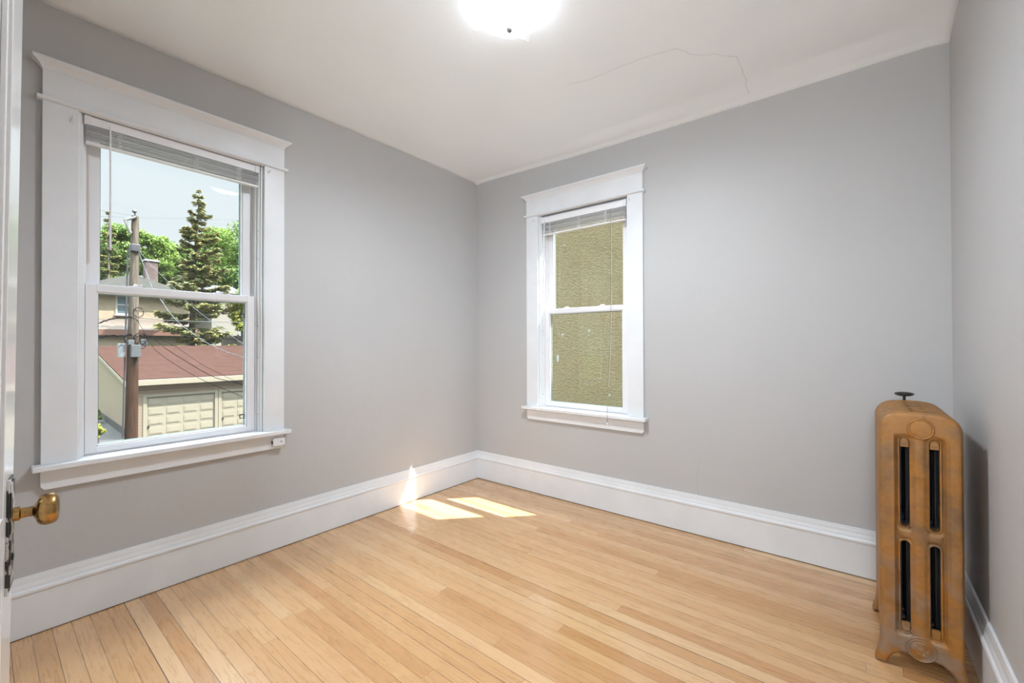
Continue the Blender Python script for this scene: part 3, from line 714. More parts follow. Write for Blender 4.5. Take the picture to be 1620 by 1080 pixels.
# neighbouring stuccoed house
def mat_stucco():
    m, t, p = newmat('olive_stucco'); g = N(t, 'ShaderNodeNewGeometry')
    mp = N(t, 'ShaderNodeMapping'); mp.inputs['Rotation'].default_value = (0, .6, 0); mp.inputs['Scale'].default_value = (1, 1, 2.0); t.links.new(g.outputs['Position'], mp.inputs[0])
    n = N(t, 'ShaderNodeTexNoise'); setin(n, Scale=32.0, Detail=4.0, Distortion=.8); t.links.new(mp.outputs[0], n.inputs['Vector'])
    n2 = N(t, 'ShaderNodeTexNoise'); setin(n2, Scale=1.6, Detail=3.0); t.links.new(g.outputs['Position'], n2.inputs['Vector'])
    mr = N(t, 'ShaderNodeMapRange'); setin(mr, From_Min=.32, From_Max=.68); t.links.new(n.outputs[0], mr.inputs[0])
    c = mixc(t, mr.outputs[0], (.112, .092, .047, 1), (.172, .146, .086, 1))
    m2 = N(t, 'ShaderNodeMapRange'); setin(m2, From_Min=.4, From_Max=.65); t.links.new(n2.outputs[0], m2.inputs[0])
    c = mixc(t, mathn(t, 'MULTIPLY', m2.outputs[0], .35), c, mixc(t, 1.0, c, (1.0, .84, .72, 1), 'MULTIPLY'))
    n5 = N(t, 'ShaderNodeTexNoise'); setin(n5, Scale=3.1, Detail=4.0); mp5 = N(t, 'ShaderNodeMapping'); mp5.inputs['Location'].default_value = (4.2, 0, 1.7); t.links.new(g.outputs['Position'], mp5.inputs[0]); t.links.new(mp5.outputs[0], n5.inputs['Vector'])
    m5 = N(t, 'ShaderNodeMapRange'); setin(m5, From_Min=.715, From_Max=.73); t.links.new(n5.outputs[0], m5.inputs[0])
    c = mixc(t, m5.outputs[0], c, (0.24, 0.248, 0.232, 1))
    t.links.new(c, p.inputs['Base Color']); p.inputs['Roughness'].default_value = .9; p.inputs['Specular IOR Level'].default_value = .1
    b = N(t, 'ShaderNodeBump'); setin(b, Strength=.8, Distance=.02); t.links.new(n.outputs[0], b.inputs['Height']); t.links.new(b.outputs[0], p.inputs['Normal'])
    return m
ND = 2.4
nb_ = empty('neighbouring_house', (0, ND, GZ))
MB().box(-2.4, 7, 0, 7, 0, 9.10).build('stucco_wall', mat_stucco(), nb_)
MB().prism([(0, 9.10), (0, 9.12), (3.5, 10.6), (7.1, 9.12), (7.1, 9.10)], -2.7, 7.3, lambda p, q, t: (t, p, q)).build('roof', mat_noise2('dark_shingle', (.06, .055, .05, 1), (.12, .11, .10, 1), 6), nb_)
tag(nb_, 'olive beige stucco wall of the house next door filling the right window', 'house')
# white chips and patch of bare render on the stucco, seen through the lower sash
def chip(px, py, w_, h_, seed):
    d = ray(px, py); c = CAM + d*((ND-.002-CAM.y)/d.y); rng = random.Random(seed); n = 14
    p = [(c.x+w_*math.cos(2*PI*k/n)*rng.uniform(.55, 1.1), c.z+h_*math.sin(2*PI*k/n)*rng.uniform(.6, 1.1)) for k in range(n)]
    return MB().prism([(a, b-GZ) for a, b in p], -.003, .004, lambda a, b, t: (a, t, b))
MAT['render'] = simple('bare_render', (0.24, 0.256, 0.24, 1), .9)
for a in ((882.5, 567, .022, .065, 1), (932, 523, .015, .022, 2), (893, 388, .022, .010, 3)):
    chip(*a).build('bare_patch', MAT['render'], nb_)

# ground
MAT['grass'] = mat_noise2('lawn', (.013, .024, .006, 1), (.032, .052, .012, 1), 3.0)
MAT['concrete'] = mat_noise2('concrete', (.026, .027, .025, 1), (.037, .037, .034, 1), 2.0)
gm = MB(); prof = [(30, GZ-.02), (-36, GZ-.02), (-46, -1.9), (-90, -1.2), (-160, .5)]
for (xa, za), (xb, zb_) in zip(prof[:-1], prof[1:]):
    gm.add([(xa, -120, za), (xb, -120, zb_), (xb, 120, zb_), (xa, 120, za)], [(0, 1, 2, 3)])
struct('ground', gm, MAT['grass'])
struct('trim_3', MB().box(-23.2, -6, -30, 60, GZ-.1, GZ).box(-36, -23.2, .30, 3.0, GZ-.1, GZ), MAT['concrete'])

# garage
def mat_siding(name, c, pitch=.10, seed=0):
    m, t, p = newmat(name); g = N(t, 'ShaderNodeNewGeometry'); s = N(t, 'ShaderNodeSeparateXYZ'); t.links.new(g.outputs['Position'], s.inputs[0])
    f = mathn(t, 'FRACT', mathn(t, 'DIVIDE', s.outputs['Z'], pitch))
    ln = mathn(t, 'LESS_THAN', f, .12)
    t.links.new(mixc(t, ln, c, tuple(x*.62 for x in c[:3])+(1,)), p.inputs['Base Color']); p.inputs['Roughness'].default_value = .6
    b = N(t, 'ShaderNodeBump'); setin(b, Strength=.6, Distance=.02); t.links.new(f, b.inputs['Height']); t.links.new(b.outputs[0], p.inputs['Normal'])
    return m
CREAM = (0.1584, 0.1419, 0.1023, 1)
MAT['siding'] = mat_siding('cream_lap_siding', (.162, .124, .086, 1), .15)
MAT['cream'] = simple('cream_trim', CREAM, .5)
MAT['gdoor'] = simple('cream_garage_door', (0.1612, 0.1457, 0.1054, 1), .5)
def mat_shingle(name, c0, c1):
    m, t, p = newmat(name); g = N(t, 'ShaderNodeTexCoord'); mp = N(t, 'ShaderNodeMapping'); mp.inputs['Rotation'].default_value = (0, 0, PI/2); t.links.new(g.outputs['Object'], mp.inputs[0])
    b = N(t, 'ShaderNodeTexBrick'); t.links.new(mp.outputs[0], b.inputs['Vector'])
    setin(b, Scale=1.0, Color1=c0, Color2=c1, Mortar=tuple(x*.55 for x in c0[:3])+(1,), Mortar_Size=.012, Brick_Width=.33, Row_Height=.16)
    n = N(t, 'ShaderNodeTexNoise'); setin(n, Scale=2.0, Detail=4.0); t.links.new(g.outputs['Object'], n.inputs['Vector'])
    mr = N(t, 'ShaderNodeMapRange'); setin(mr, From_Min=.3, From_Max=.7, To_Min=.85, To_Max=1.1); t.links.new(n.outputs[0], mr.inputs[0])
    t.links.new(mixc(t, 1.0, b.outputs[0], mr.outputs[0], 'MULTIPLY'), p.inputs['Base Color']); p.inputs['Roughness'].default_value = .95; p.inputs['Specular IOR Level'].default_value = 0
    return m
MAT['redroof'] = mat_shingle('red_brown_shingle', (.0300, .0165, .0130, 1), (.0350, .0200, .0160, 1))
MAT['greyroof'] = mat_shingle('grey_shingle', (.029, .029, .026, 1), (.035, .035, .031, 1))
gar = empty('garage', (-23.3, 1.75, GZ)); gar.rotation_euler = (0, 0, math.radians(-2.0))
GH, GD, GW, RH = 2.66, 11.3, 13.0, 4.18
# local: x backwards is negative, y along the facade
wl = MB().prism([(0, 0), (0, GH), (-GD, RH-.12), (-GD, 0)], 0, .12, lambda p, q, t: (p, t, q))
wl.prism([(0, 0), (0, GH), (-GD, RH-.12), (-GD, 0)], GW-.12, GW, lambda p, q, t: (p, t, q))
wl.box(-GD, -GD+.12, .12, GW-.12, 0, RH-.15)
D1 = (.62, 3.32); D2 = (3.62, 6.32); D3 = (6.62, 9.32); DH = 1.84
ys = [0, D1[0], D1[1], D2[0], D2[1], D3[0], D3[1], GW]
for a, b in zip(ys[0::2], ys[1::2]): wl.box(-.12, 0, a, b, 0, GH)
for a, b in (D1, D2, D3): wl.box(-.12, 0, a, b, DH, GH)
wl.build('wall', MAT['siding'], gar)
MB().box(-GD, 0, -.02, 0, 0, .35).build('foundation', MAT['concrete'], gar)
slope = (RH-GH)/GD
rf = MB().prism([(.35, GH-.03), (.35, GH+.05), (-GD-.2, RH+.05), (-GD-.2, RH-.05)], -.22, GW+.2, lambda p, q, t: (p, t, q)).build('roof', MAT['redroof'], gar)
MB().box(.28, .40, -.22, GW+.2, GH-.24, GH+.02).build('gutter', MAT['cream'], gar, bevel=.01)
MB().box(-.02, .28, 0, GW, GH-.20, GH-.16).build('soffit', MAT['cream'], gar)
MB().prism([(.35, GH-.16), (.35, GH-.01), (-GD-.2, RH-.01), (-GD-.2, RH-.16)], -.24, -.20, lambda p, q, t: (p, t, q)).build('rake_board', MAT['cream'], gar)
for y in (0, ):
    MB().box(-.10, .02, -.02, .10, 0, GH-.1).build('corner_board', MAT['cream'], gar)
for a, b in (D1, D2, D3):
    MB().box(0, .03, a-.14, a, 0, DH+.12).box(0, .03, b, b+.14, 0, DH+.12).box(0, .03, a, b, DH, DH+.12).build('door_trim', MAT['cream'], gar, bevel=.004)
    d = MB().box(-.10, -.05, a, b, 0, DH)
    for r in range(4):
        z0 = r*DH/4
        d.box(-.05, -.046, a, b, z0+.004, z0+DH/4-.004)
        for c in range(4):
            w_ = (b-a)/4; y0 = a+c*w_+.07; y1 = a+(c+1)*w_-.07
            d.prism([(y0, z0+.08), (y1, z0+.08), (y1, z0+DH/4-.08), (y0, z0+DH/4-.08)], -.046, -.030, lambda p, q, t: (t, p, q))
            d.box(-.030, -.022, y0+.05, y1-.05, z0+.12, z0+DH/4-.12)
    gd = d.build('garage_door', MAT['gdoor'], gar)
    MB().box(-.03, -.005, a+.03, a+.10, .40, .50).build('door_handle', MAT['black'], gd)
tag(gar, 'low cream sided garage with red brown roof and panelled doors', 'garage')

# utility pole
def mat_pole():
    m, t, p = newmat('weathered_pole'); g = N(t, 'ShaderNodeTexCoord'); mp = N(t, 'ShaderNodeMapping'); mp.inputs['Scale'].default_value = (14, 14, 1.2); t.links.new(g.outputs['Object'], mp.inputs[0])
    n = N(t, 'ShaderNodeTexNoise'); setin(n, Scale=2.0, Detail=5.0); t.links.new(mp.outputs[0], n.inputs['Vector'])
    mr = N(t, 'ShaderNodeMapRange'); setin(mr, From_Min=.35, From_Max=.65); t.links.new(n.outputs[0], mr.inputs[0])
    s = N(t, 'ShaderNodeSeparateXYZ'); t.links.new(g.outputs['Object'], s.inputs[0])
    k = N(t, 'ShaderNodeMapRange'); setin(k, From_Min=3.6, From_Max=5.2); t.links.new(s.outputs['Z'], k.inputs[0])   # tarred butt, bleached upper half
    c = mixc(t, k.outputs[0], mixc(t, mr.outputs[0], (.018, .010, .006, 1), (.040, .023, .015, 1)), mixc(t, mr.outputs[0], (.045, .037, .028, 1), (.10, .085, .068, 1)))
    t.links.new(c, p.inputs['Base Color']); p.inputs['Roughness'].default_value = .9; p.inputs['Specular IOR Level'].default_value = .05; return m
PX = -14.2
pb = atx(207.5, 694, PX); pt = atx(214.0, 342, PX)
dz = (pt-pb)/(pt.z-pb.z)
base = pb+dz*(GZ-pb.z)
pole = empty('utility_pole', base)
rel = lambda v: Vector(v)-base
ln_ = pt.z-GZ
MB().tube([Vector((0, 0, 0)), dz*(ln_*.5), dz*ln_], [.165, .135, .085], 20).build('shaft', mat_pole(), pole, smooth=True)
MB().tube([rel(pt)+Vector((0, 0, 0)), rel(pt)+Vector((0, -.02, .16))], .02, 8).lathe([(.03, 0), (.06, .03), (.05, .07), (.03, .1)], 12, rel(pt)+Vector((0, -.02, .10))).build('insulator', MAT['iron'], pole, smooth=True)
MB().tube([rel(pt)+Vector((.10, 0, -.05)), rel(pt)+Vector((.10, -.24, -.18)), rel(pt)+Vector((.10, -.13, -.55))], .045, 10).build('bracket', MAT['spacer2'] if 'spacer2' in MAT else mat_noise2('grey_bracket', (.08, .08, .075, 1), (.12, .12, .11, 1), 5), pole, smooth=True)
def on_pole(py): 
    a = rel(atx(210, py, PX)); return dz*a.z
MAT['boxgrey'] = simple('grey_service_box', (.05, .055, .058, 1), .5)
MAT['boxwhite'] = simple('pale_service_box', (.10, .11, .115, 1), .4)
q = on_pole(556); MB().box(q.x+.12, q.x+.26, q.y-.08, q.y+.14, q.z-.16, q.z+.20).build('service_box', MAT['boxgrey'], pole, bevel=.01)
q = on_pole(554); MB().box(q.x-.05, q.x+.10, q.y-.34, q.y-.17, q.z-.2, q.z+.2).build('service_box', MAT['boxwhite'], pole, bevel=.01)
q = on_pole(542); MB().box(q.x+.0, q.x+.12, q.y+.16, q.y+.30, q.z-.10, q.z+.10).build('terminal', MAT['boxgrey'], pole, bevel=.01)
MB().box(q.x+.13, q.x+.2, q.y-.14, q.y+.0, q.z-.06, q.z+.08).build('terminal', MAT['boxgrey'], pole, bevel=.01)
q = on_pole(393); MB().box(q.x-.11, q.x+.16, q.y-.11, q.y+.11, q.z-.10, q.z+.12).build('clamp', MAT['iron'], pole, bevel=.02)
q0, q1 = on_pole(395), on_pole(690)
MB().tube([q0+Vector((.05, -.16, 0)), q1+Vector((.05, -.2, 0))], .022, 8).build('conduit', MAT['iron'], pole, smooth=True)
tag(pole, 'weathered wooden utility pole with wires seen through the left window', 'utility pole')

# wires
MAT['wireb'] = simple('black_wire', (.012, .012, .014, 1), .6)
MAT['wirew'] = simple('bare_aluminium_wire', (.065, .07, .075, 1), .6)
for k_ in ('wireb', 'wirew'): MAT[k_].node_tree.nodes['Principled BSDF'].inputs['Specular IOR Level'].default_value = 0
MAT['wireb'].node_tree.nodes['Principled BSDF'].inputs['Base Color'].default_value = (.004, .004, .005, 1)
def spline(P_, n):
    out = []
    for i in range(len(P_)-1):
        p0, p1, p2, p3 = P_[max(i-1, 0)], P_[i], P_[i+1], P_[min(i+2, len(P_)-1)]
        for k in range(n):
            t = k/n; out.append(.5*((2*p1)+(-p0+p2)*t+(2*p0-5*p1+4*p2-p3)*t*t+(-p0+3*p1-3*p2+p3)*t**3))
    return out+[P_[-1]]
def wire(pts, x0, x1, r, mat, label, twist=0):
    n = len(pts); ps = [atx(a, b, x0+(x1-x0)*i/(n-1)) for i, (a, b) in enumerate(pts)]
    # carry the wire on past the window frame
    d = (ps[-1]-ps[-2]).normalized(); ps.append(ps[-1]+d*2.5)
    ps = spline(ps, 8); m = MB().tube(ps, r, 6)
    if twist:
        tw = [p+Vector((0, math.cos(i*1.1), math.sin(i*1.1)))*twist for i, p in enumerate(ps)]; m.tube(tw, r*.8, 5)
    tag(m.build('utility_wire', mat, smooth=True), label, 'wire', 'wires running to the utility pole')
wire([(217.5, 393), (239, 450), (253, 472), (280, 507.5), (321.5, 538.5), (352, 554), (381, 564)], PX+.1, -8.5, .0075, MAT['wirew'], 'thick pale twisted service wire dropping from upper pole clamp to the right', .008)
wire([(218, 393), (237, 417), (256, 436), (279, 459), (296, 478), (337, 510), (376, 538)], PX+.1, -9.5, .005, MAT['wirew'], 'thinner pale service wire slanting down right above the thick twisted one', .004)
wire([(214, 502.5), (245, 505), (270, 507), (320, 508.5), (381, 510)], PX+.1, -15.5, .010, MAT['wirew'], 'pale nearly level wire running right from the pole through the spruce')
wire([(208, 502), (185, 503), (168, 507), (150, 513)], PX+.1, -13.0, .012, MAT['wireb'], 'upper dark bundled wire running left from the pole', .02)
wire([(214, 529.5), (235, 531), (254, 532.5), (320, 534.5), (381, 537.5)], PX+.1, -15.2, .010, MAT['wireb'], 'dark nearly level wire running right just above the garage roof', .01)
wire([(208, 530), (190, 531.5), (172, 531), (150, 535)], PX+.1, -13.0, .014, MAT['wireb'], 'lower dark bundled wire running left from the pole', .02)
wire([(216, 533), (240, 534), (262, 551), (295.5, 572), (337, 595.5), (382, 607.5)], PX+.1, -9.0, .008, MAT['wireb'], 'black wire sagging from the pole box across the red garage roof')
wire([(217, 506), (231, 530), (244, 551.5), (275, 575), (321, 601), (382, 626.5)], PX+.1, -8.5, .0055, MAT['wireb'], 'lowest thin dark wire crossing the garage gutter and doors')
wire([(216, 536), (250, 537), (277, 548), (321, 577), (362, 598)], PX+.1, -10.5, .0045, MAT['wireb'], 'thin black wire crossing the upper garage roof at right')
wire([(216, 344), (250, 345), (300, 346), (384, 349)], PX, -20, .004, MAT['wirew'], 'faint top wire running right across the sky from pole top')
wire([(212, 341), (185, 337), (150, 331)], PX, -9.5, .004, MAT['wirew'], 'faint top wire running left across the sky from pole top')
wire([(212, 346), (185, 343), (150, 342)], PX, -9.5, .004, MAT['wirew'], 'second faint wire running left below the topmost sky wire')
# loops of cable at the pole
rng = random.Random(3)
for (cx, cy, s_) in ((219, 494, .12), (222, 536, .15), (205, 536, .12), (224, 545, .10)):
    c = rel(atx(cx, cy, PX+.15)); a0 = rng.uniform(0, 3)
    MB().tube([c+Vector((0, s_*math.cos(a0+k*.5), s_*1.2*math.sin(a0+k*.5))) for k in range(13)], .010, 5).build('cable_loop', MAT['wireb'], pole, smooth=True)

# houses behind the garage
def mat_brickwall():
    m, t, p = newmat('tan_brick'); g = N(t, 'ShaderNodeNewGeometry'); s = N(t, 'ShaderNodeSeparateXYZ'); t.links.new(g.outputs['Position'], s.inputs[0])
    cv = N(t, 'ShaderNodeCombineXYZ'); t.links.new(s.outputs['Y'], cv.inputs[0]); t.links.new(s.outputs['Z'], cv.inputs[1])
    b = N(t, 'ShaderNodeTexBrick'); t.links.new(cv.outputs[0], b.inputs['Vector']); setin(b, Scale=1.0, Color1=(0.19, 0.152, 0.095, 1), Color2=(0.152, 0.1187, 0.0741, 1), Mortar=(0.1995, 0.171, 0.133, 1), Mortar_Size=.012, Brick_Width=.4, Row_Height=.13)
    t.links.new(b.outputs[0], p.inputs['Base Color']); p.inputs['Roughness'].default_value = .9; return m
HX = -44.5
def hy(px, x=HX): return atx(px, 500, x).y
def hz(py, x=HX, px=230): return atx(px, py, x).z
hs = empty('house', (HX, hy(120), -2.0))
o0 = Vector((HX, hy(120), -2.0))
y1 = hy(300)-o0.y; zE = hz(463)+2.0; zR = hz(433)+2.0
MB().box(-9, 0, 0, y1, 0, zE).build('wall', mat_brickwall(), hs)
ym = (hy(176)-o0.y, hy(262)-o0.y)
v = [(.6, -.5, zE), (.6, y1+.5, zE), (-9.6, y1+.5, zE), (-9.6, -.5, zE), (-4.5, 4.0, zR+.4), (-4.5, y1-3.0, zR+.4)]
MB().add(v, [(0, 1, 5, 4), (1, 2, 5), (2, 3, 4, 5), (3, 0, 4), (0, 3, 2, 1)]).build('roof', MAT['greyroof'], hs)
MB().box(.5, .62, -.5, y1+.5, zE-.22, zE).build('fascia', MAT['cream'], hs)
cy0, cy1 = hy(228.5, HX-4)-o0.y, hy(248, HX-4)-o0.y
MAT['chim'] = mat_noise2('chimney_brick', (0.056, 0.0385, 0.0336, 1), (0.091, 0.07, 0.063, 1), 4)
ch = MB().box(-4.5, -3.6, cy0, cy1, zE+.5, hz(413, HX-4)+2.0).build('chimney', MAT['chim'], hs)
MB().box(-4.58, -3.52, cy0-.08, cy1+.08, hz(413, HX-4)+2.0, hz(410.5, HX-4)+2.0).build('chimney_cap', simple('pale_cap', (0.24, 0.24, 0.232, 1), .6), ch)
MAT['frame'] = simple('white_frame', (0.21, 0.2175, 0.2025, 1), .5); MAT['dglass'] = simple('dark_window', (.06, .085, .09, 1), .15)
def hwin(px0, px1, py0, py1, par=hs, org=o0, x=HX):
    a, b = hy(px0, x)-org.y, hy(px1, x)-org.y; c, d = hz(py1, x, px0)-org.z, hz(py0, x, px0)-org.z
    w_ = MB().box(-.05, .06, a, a+.12, c, d).box(-.05, .06, b-.12, b, c, d).box(-.05, .06, a+.12, b-.12, d-.12, d).box(-.05, .06, a+.12, b-.12, c, c+.1).box(-.05, .05, a+.12, b-.12, (c+d)/2-.05, (c+d)/2+.05).box(-.02, .14, a-.08, b+.08, c-.1, c).build('window', MAT['frame'], par)
    MB().box(-.02, .01, a+.12, b-.12, c+.1, d-.12).build('pane', MAT['dglass'], w_)
hwin(182.5, 214, 466, 497); hwin(182, 206, 532, 548)
# lower porch roof with brown fascia
zp0, zp1 = hz(506)+2, hz(523)+2
MB().prism([(0, zp0), (2.6, zp1), (2.6, zp1-.1), (0, zp1-.1)], 0, y1, lambda p, q, t: (p, t, q)).build('porch_roof', simple('pale_tan_roof', (.050, .038, .027, 1), .9, noise=.1), hs)
MB().box(2.6, 2.7, 0, y1, zp1-.45, zp1).build('porch_fascia', simple('red_brown_fascia', (.09, .04, .025, 1), .8), hs)
MB().box(.02, 2.3, .1, y1-.1, 0, zp1-.1).build('porch_wall', simple('pale_peach_wall', (0.176, 0.136, 0.096, 1), .8, noise=.08), hs)
tag(hs, 'tan brick two storey house with grey roof and brick chimney behind the pole', 'house')
h2o = Vector((-52, hy(335, -52), -2.0)); h2 = empty('house', h2o)
yb = hy(378, -52)-h2o.y; ze = hz(463, -52, 350)+2; zr = hz(446, -52, 350)+2
MB().box(-7, 0, 0, yb, 0, ze).build('wall', simple('dull_tan_wall', (.13, .12, .10, 1), .8), h2)  # one even dull tan wall colour
MB().prism([(.5, ze-.05), (-3.5, zr), (-7.5, ze-.05)], -3, yb+.5, lambda p, q, t: (p, t, q)).build('roof', simple('blue_grey_roof', (.026, .031, .036, 1), .8, noise=.15), h2)
tag(h2, 'small house with blue grey roof half hidden right of the spruce', 'house')
# dark board fence behind the garage at right
fe = empty('board_fence', (-37.5, hy(352, -37.5), -2.9)); fl_ = hy(400, -37.5)-hy(352, -37.5); ft = hz(531, -37.5, 370)+2.9
MB().box(-.03, .03, 0, fl_, .05, ft).build('boards', simple('dark_fence', (.10, .09, .07, 1), .9, noise=.2), fe)
for k in range(3): MB().box(-.06, .06, fl_*k/2-.06, fl_*k/2+.06, 0, ft+.1).build('post', simple('dark_post', (.13, .12, .10, 1), .9), fe)
tag(fe, 'dark board fence behind garage roof at the right of the left window', 'fence')

# trees
def mat_leaf(name, cols, trans=.35):
    m, t, p = newmat(name)
    g = N(t, 'ShaderNodeNewGeometry'); cr = N(t, 'ShaderNodeValToRGB'); t.links.new(g.outputs['Random Per Island'], cr.inputs[0])
    e = cr.color_ramp.elements; e[0].color = cols[0]; e[1].color = cols[-1]
    for i, c in enumerate(cols[1:-1]): q = e.new((i+1)/(len(cols)-1)); q.color = c
    p.inputs['Roughness'].default_value = .6; p.inputs['Specular IOR Level'].default_value = .2; t.links.new(cr.outputs[0], p.inputs['Base Color'])
    tl = N(t, 'ShaderNodeBsdfTranslucent'); t.links.new(cr.outputs[0], tl.inputs[0]); mx = N(t, 'ShaderNodeMixShader'); mx.inputs[0].default_value = trans
    t.links.new(p.outputs[0], mx.inputs[1]); t.links.new(tl.outputs[0], mx.inputs[2]); t.links.new(mx.outputs[0], t.nodes['Material Output'].inputs[0])
    return m
MAT['leaf'] = mat_leaf('green_leaves', [(.060, .105, .020, 1), (.11, .185, .032, 1), (.19, .27, .05, 1)], .4)
MAT['leafd'] = mat_leaf('deep_green_leaves', [(.042, .080, .020, 1), (.080, .14, .028, 1), (.15, .21, .04, 1)], .35)
MAT['leafy'] = mat_leaf('yellow_green_leaves', [(.12, .15, .02, 1), (.20, .22, .03, 1), (.26, .27, .05, 1)], .4)
MAT['needle'] = mat_leaf('spruce_needles', [(.045, .068, .030, 1), (.085, .105, .038, 1), (.14, .14, .042, 1), (.25, .19, .06, 1)], .2)
MAT['bark'] = mat_noise2('bark', (.055, .045, .038, 1), (.11, .09, .075, 1), 5)
def quads(name, C, U, V_, mat, parent):
    n = len(C); P_ = np.empty((n, 4, 3)); P_[:, 0] = C-U; P_[:, 1] = C+V_*.55; P_[:, 2] = C+U; P_[:, 3] = C-V_*.55
    me = bpy.data.meshes.new(name); me.vertices.add(4*n); me.vertices.foreach_set('co', P_.reshape(-1).astype(np.float32))
    me.loops.add(4*n); me.loops.foreach_set('vertex_index', np.arange(4*n, dtype=np.int32)); me.polygons.add(n); me.polygons.foreach_set('loop_start', np.arange(0, 4*n, 4, dtype=np.int32))
    me.update(calc_edges=True); me.validate(); me.materials.append(mat); o = bpy.data.objects.new(name, me); link(o, parent); return o
def leafy(base, h, w_, d_, crown0, label, mat, seed, nblob=46, per=260, leaf=.16, cat='tree', group='trees behind the garage', name='broadleaf_tree'):
    r = np.random.default_rng(seed); t = empty(name, base)
    c = []
    for i in range(nblob):
        a = r.uniform(0, 2*PI); ph = r.uniform(-1, 1); q = r.uniform(.45, 1)
        c.append((d_*.5*q*math.cos(a)*math.sqrt(1-ph*ph), w_*.5*q*math.sin(a)*math.sqrt(1-ph*ph), crown0+(h-crown0)*(.5+.5*ph*q)))
    c = np.array(c); br = r.uniform(.10, .2, nblob)*max(w_, (h-crown0)*.8)
    n = nblob*per; k = np.repeat(np.arange(nblob), per)
    d = r.normal(size=(n, 3)); d /= np.linalg.norm(d, axis=1)[:, None]
    C = c[k]+d*(br[k]*r.uniform(.55, 1.05, n))[:, None]*np.array([1, 1, .75])
    C[:, 2] = np.maximum(C[:, 2], .1)
    nn = d*.8+r.normal(size=(n, 3))*.6+np.array([0, 0, .3]); nn /= np.linalg.norm(nn, axis=1)[:, None]
    U = np.cross(nn, r.normal(size=(n, 3))); U /= np.linalg.norm(U, axis=1)[:, None]; V_ = np.cross(nn, U)
    s = r.uniform(.6, 1.3, n)[:, None]*leaf
    quads('foliage', C, U*s, V_*s, mat, t)
    tb = MB().tube([(0, 0, -.2), (0, 0, crown0+(h-crown0)*.5)], [max(.05, h*.022), h*.01], 10)
    for i in range(0, nblob, 6): tb.tube([(0, 0, crown0+(c[i][2]-crown0)*.3), tuple(c[i])], [h*.009, h*.003], 6)
    tb.build('trunk', MAT['bark'], t, smooth=True)
    tag(t, label, cat, group); return t
def tree_at(pxc, pytop, wpx, x, gz, pybase_crown, label, mat, seed, **k):
    p = atx(pxc, pytop, x); dist = (p-CAM).dot(fw); m = dist/FPX
    # width measured along y, which the camera sees foreshortened
    w_ = abs(atx(pxc+wpx/2, pytop, x).y-atx(pxc-wpx/2, pytop, x).y)
    c0 = atx(pxc, pybase_crown, x).z-gz
    leafy((p.x, p.y, gz), p.z-gz, w_, w_*.9, c0, label, mat, seed, **k)
TG = -1.3
tree_at(236, 358, 78, -62, TG, 440, 'round green tree behind the house right of the utility pole', MAT['leaf'], 1)
tree_at(185, 352, 60, -60, TG, 445, 'dense green tree filling the view left of the utility pole', MAT['leafd'], 2)
tree_at(272, 372, 70, -66, TG, 470, 'green tree behind the brick chimney left of the spruce', MAT['leafd'], 3)
tree_at(345, 360, 84, -62, TG, 480, 'broad green tree right of the spruce', MAT['leaf'], 4, nblob=60)
tree_at(392, 352, 50, -58, TG, 500, 'tall green tree at the right edge of the left window', MAT['leafd'], 5)
tree_at(150, 366, 40, -58, TG, 460, 'green tree at the far left edge of the left window', MAT['leafd'], 6)
tree_at(95, 350, 80, -64, TG, 470, 'broad green tree beyond the left edge of the left window', MAT['leaf'], 21)
tree_at(10, 356, 95, -66, TG, 480, 'green tree far left of the houses outside the left window', MAT['leafd'], 22)
tree_at(310, 392, 90, -70, TG, 490, 'dark green tree showing through behind the spruce', MAT['leafd'], 7)
tree_at(384, 452, 40, -36.5, -2.6, 540, 'yellow green young tree beside the fence behind the garage', MAT['leafy'], 8, nblob=22, per=120, leaf=.14)
tree_at(157, 672, 20, -21.5, GZ, 700, 'low leafy shrub beside the concrete path at lower left', MAT['leafy'], 9, nblob=12, per=110, leaf=.06, cat='shrub', group='shrubs by the garage path', name='shrub')
tree_at(152, 642, 14, -30, GZ, 668, 'low green shrub on the grass left of the garage wall', MAT['leaf'], 10, nblob=12, per=110, leaf=.08, cat='shrub', group='shrubs by the garage path', name='shrub')
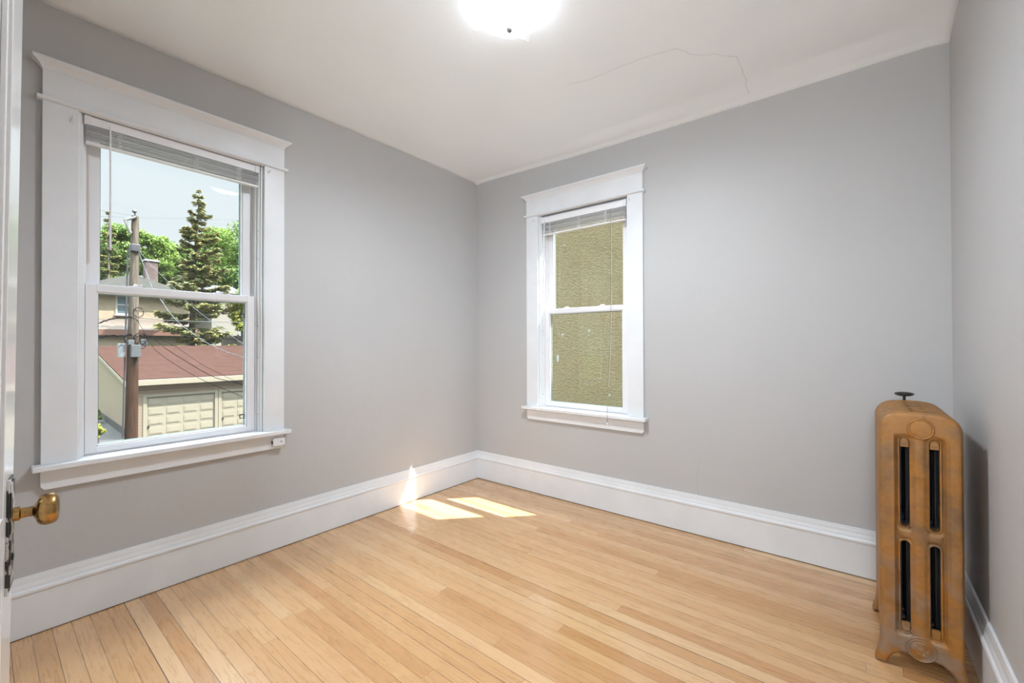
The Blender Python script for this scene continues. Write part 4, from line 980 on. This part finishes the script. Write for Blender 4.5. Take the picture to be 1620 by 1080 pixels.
def spruce(base, top, rad, label, seed, whorls=30, density=1.7, lean=(0, 0)):
    r = np.random.default_rng(seed); t = empty('spruce_tree', base); H_ = top-base[2]
    Cs, Us, Vs = [], [], []; tb = MB()
    tb.tube([(0, 0, -.2), (lean[0]*.3, lean[1]*.3, H_*.5), (lean[0], lean[1], H_)], [H_*.018, H_*.010, .02], 10)
    for w_ in range(whorls):
        a = w_/(whorls-1); zz = H_*(.12+.87*a); L0 = rad*(1-a)**.72*(.88+.22*math.sin(w_*2.1))+.15
        ax_ = Vector((lean[0]*(zz/H_)**1.3, lean[1]*(zz/H_)**1.3, zz))
        for b in range(6 if a < .8 else 5):
            if r.random() < .12: continue
            an = r.uniform(0, 2*PI); L = L0*r.uniform(.65, 1.12); dx, dy = math.cos(an), math.sin(an)
            pts = []
            for s in np.linspace(0, 1, 6):
                pts.append((ax_.x+dx*L*s, ax_.y+dy*L*s, zz-L*.30*s+L*.26*s**2.4+(.25*L*a*s)))
            tb.tube(pts, [.035*(1-a*.6), .03*(1-a*.6), .022, .016, .010, .005], 5)
            n = int(max(30, L*95*density)); s = r.uniform(.12, 1.02, n)**.8
            i = np.minimum((s*5).astype(int), 4); fr_ = s*5-i; P_ = np.array(pts)
            C = P_[i]*(1-fr_)[:, None]+P_[np.minimum(i+1, 5)]*fr_[:, None]
            side = r.normal(size=n)*L*.13*(1.1-s*.6); drop = np.abs(r.normal(size=n))*.09*(1+L*.25)
            C = C+np.stack([-dy*side, dx*side, -drop+.04], 1)
            U = np.stack([dx*.7-dy*np.sign(side)*.7, dy*.7+dx*np.sign(side)*.7, r.uniform(-.5, .1, n)], 1)*r.uniform(.10, .20, n)[:, None]
            V_ = np.cross(U, r.normal(size=(n, 3))); V_ /= np.linalg.norm(V_, axis=1)[:, None]; V_ *= r.uniform(.06, .12, n)[:, None]
            Cs.append(C); Us.append(U); Vs.append(V_)
    quads('needles', np.concatenate(Cs), np.concatenate(Us), np.concatenate(Vs), MAT['needle'], t)
    tb.build('trunk', MAT['bark'], t, smooth=True); tag(t, label, 'tree', 'trees behind the garage'); return t
SX = -38.0
p = atx(316, 299, SX); sb_ = atx(301, 560, SX)
spruce((SX, sb_.y, -2.7), p.z, (atx(362, 450, SX).y-atx(302, 450, SX).y)*1.30, 'tall sparse spruce tree rising behind the garage roof', 11, lean=(0, p.y-sb_.y))
p = atx(172, 334, -56)
spruce((-56, p.y, TG), p.z, atx(205, 400, -56).y-atx(172, 400, -56).y, 'smaller spruce tree at the far left behind the house', 12, whorls=20)
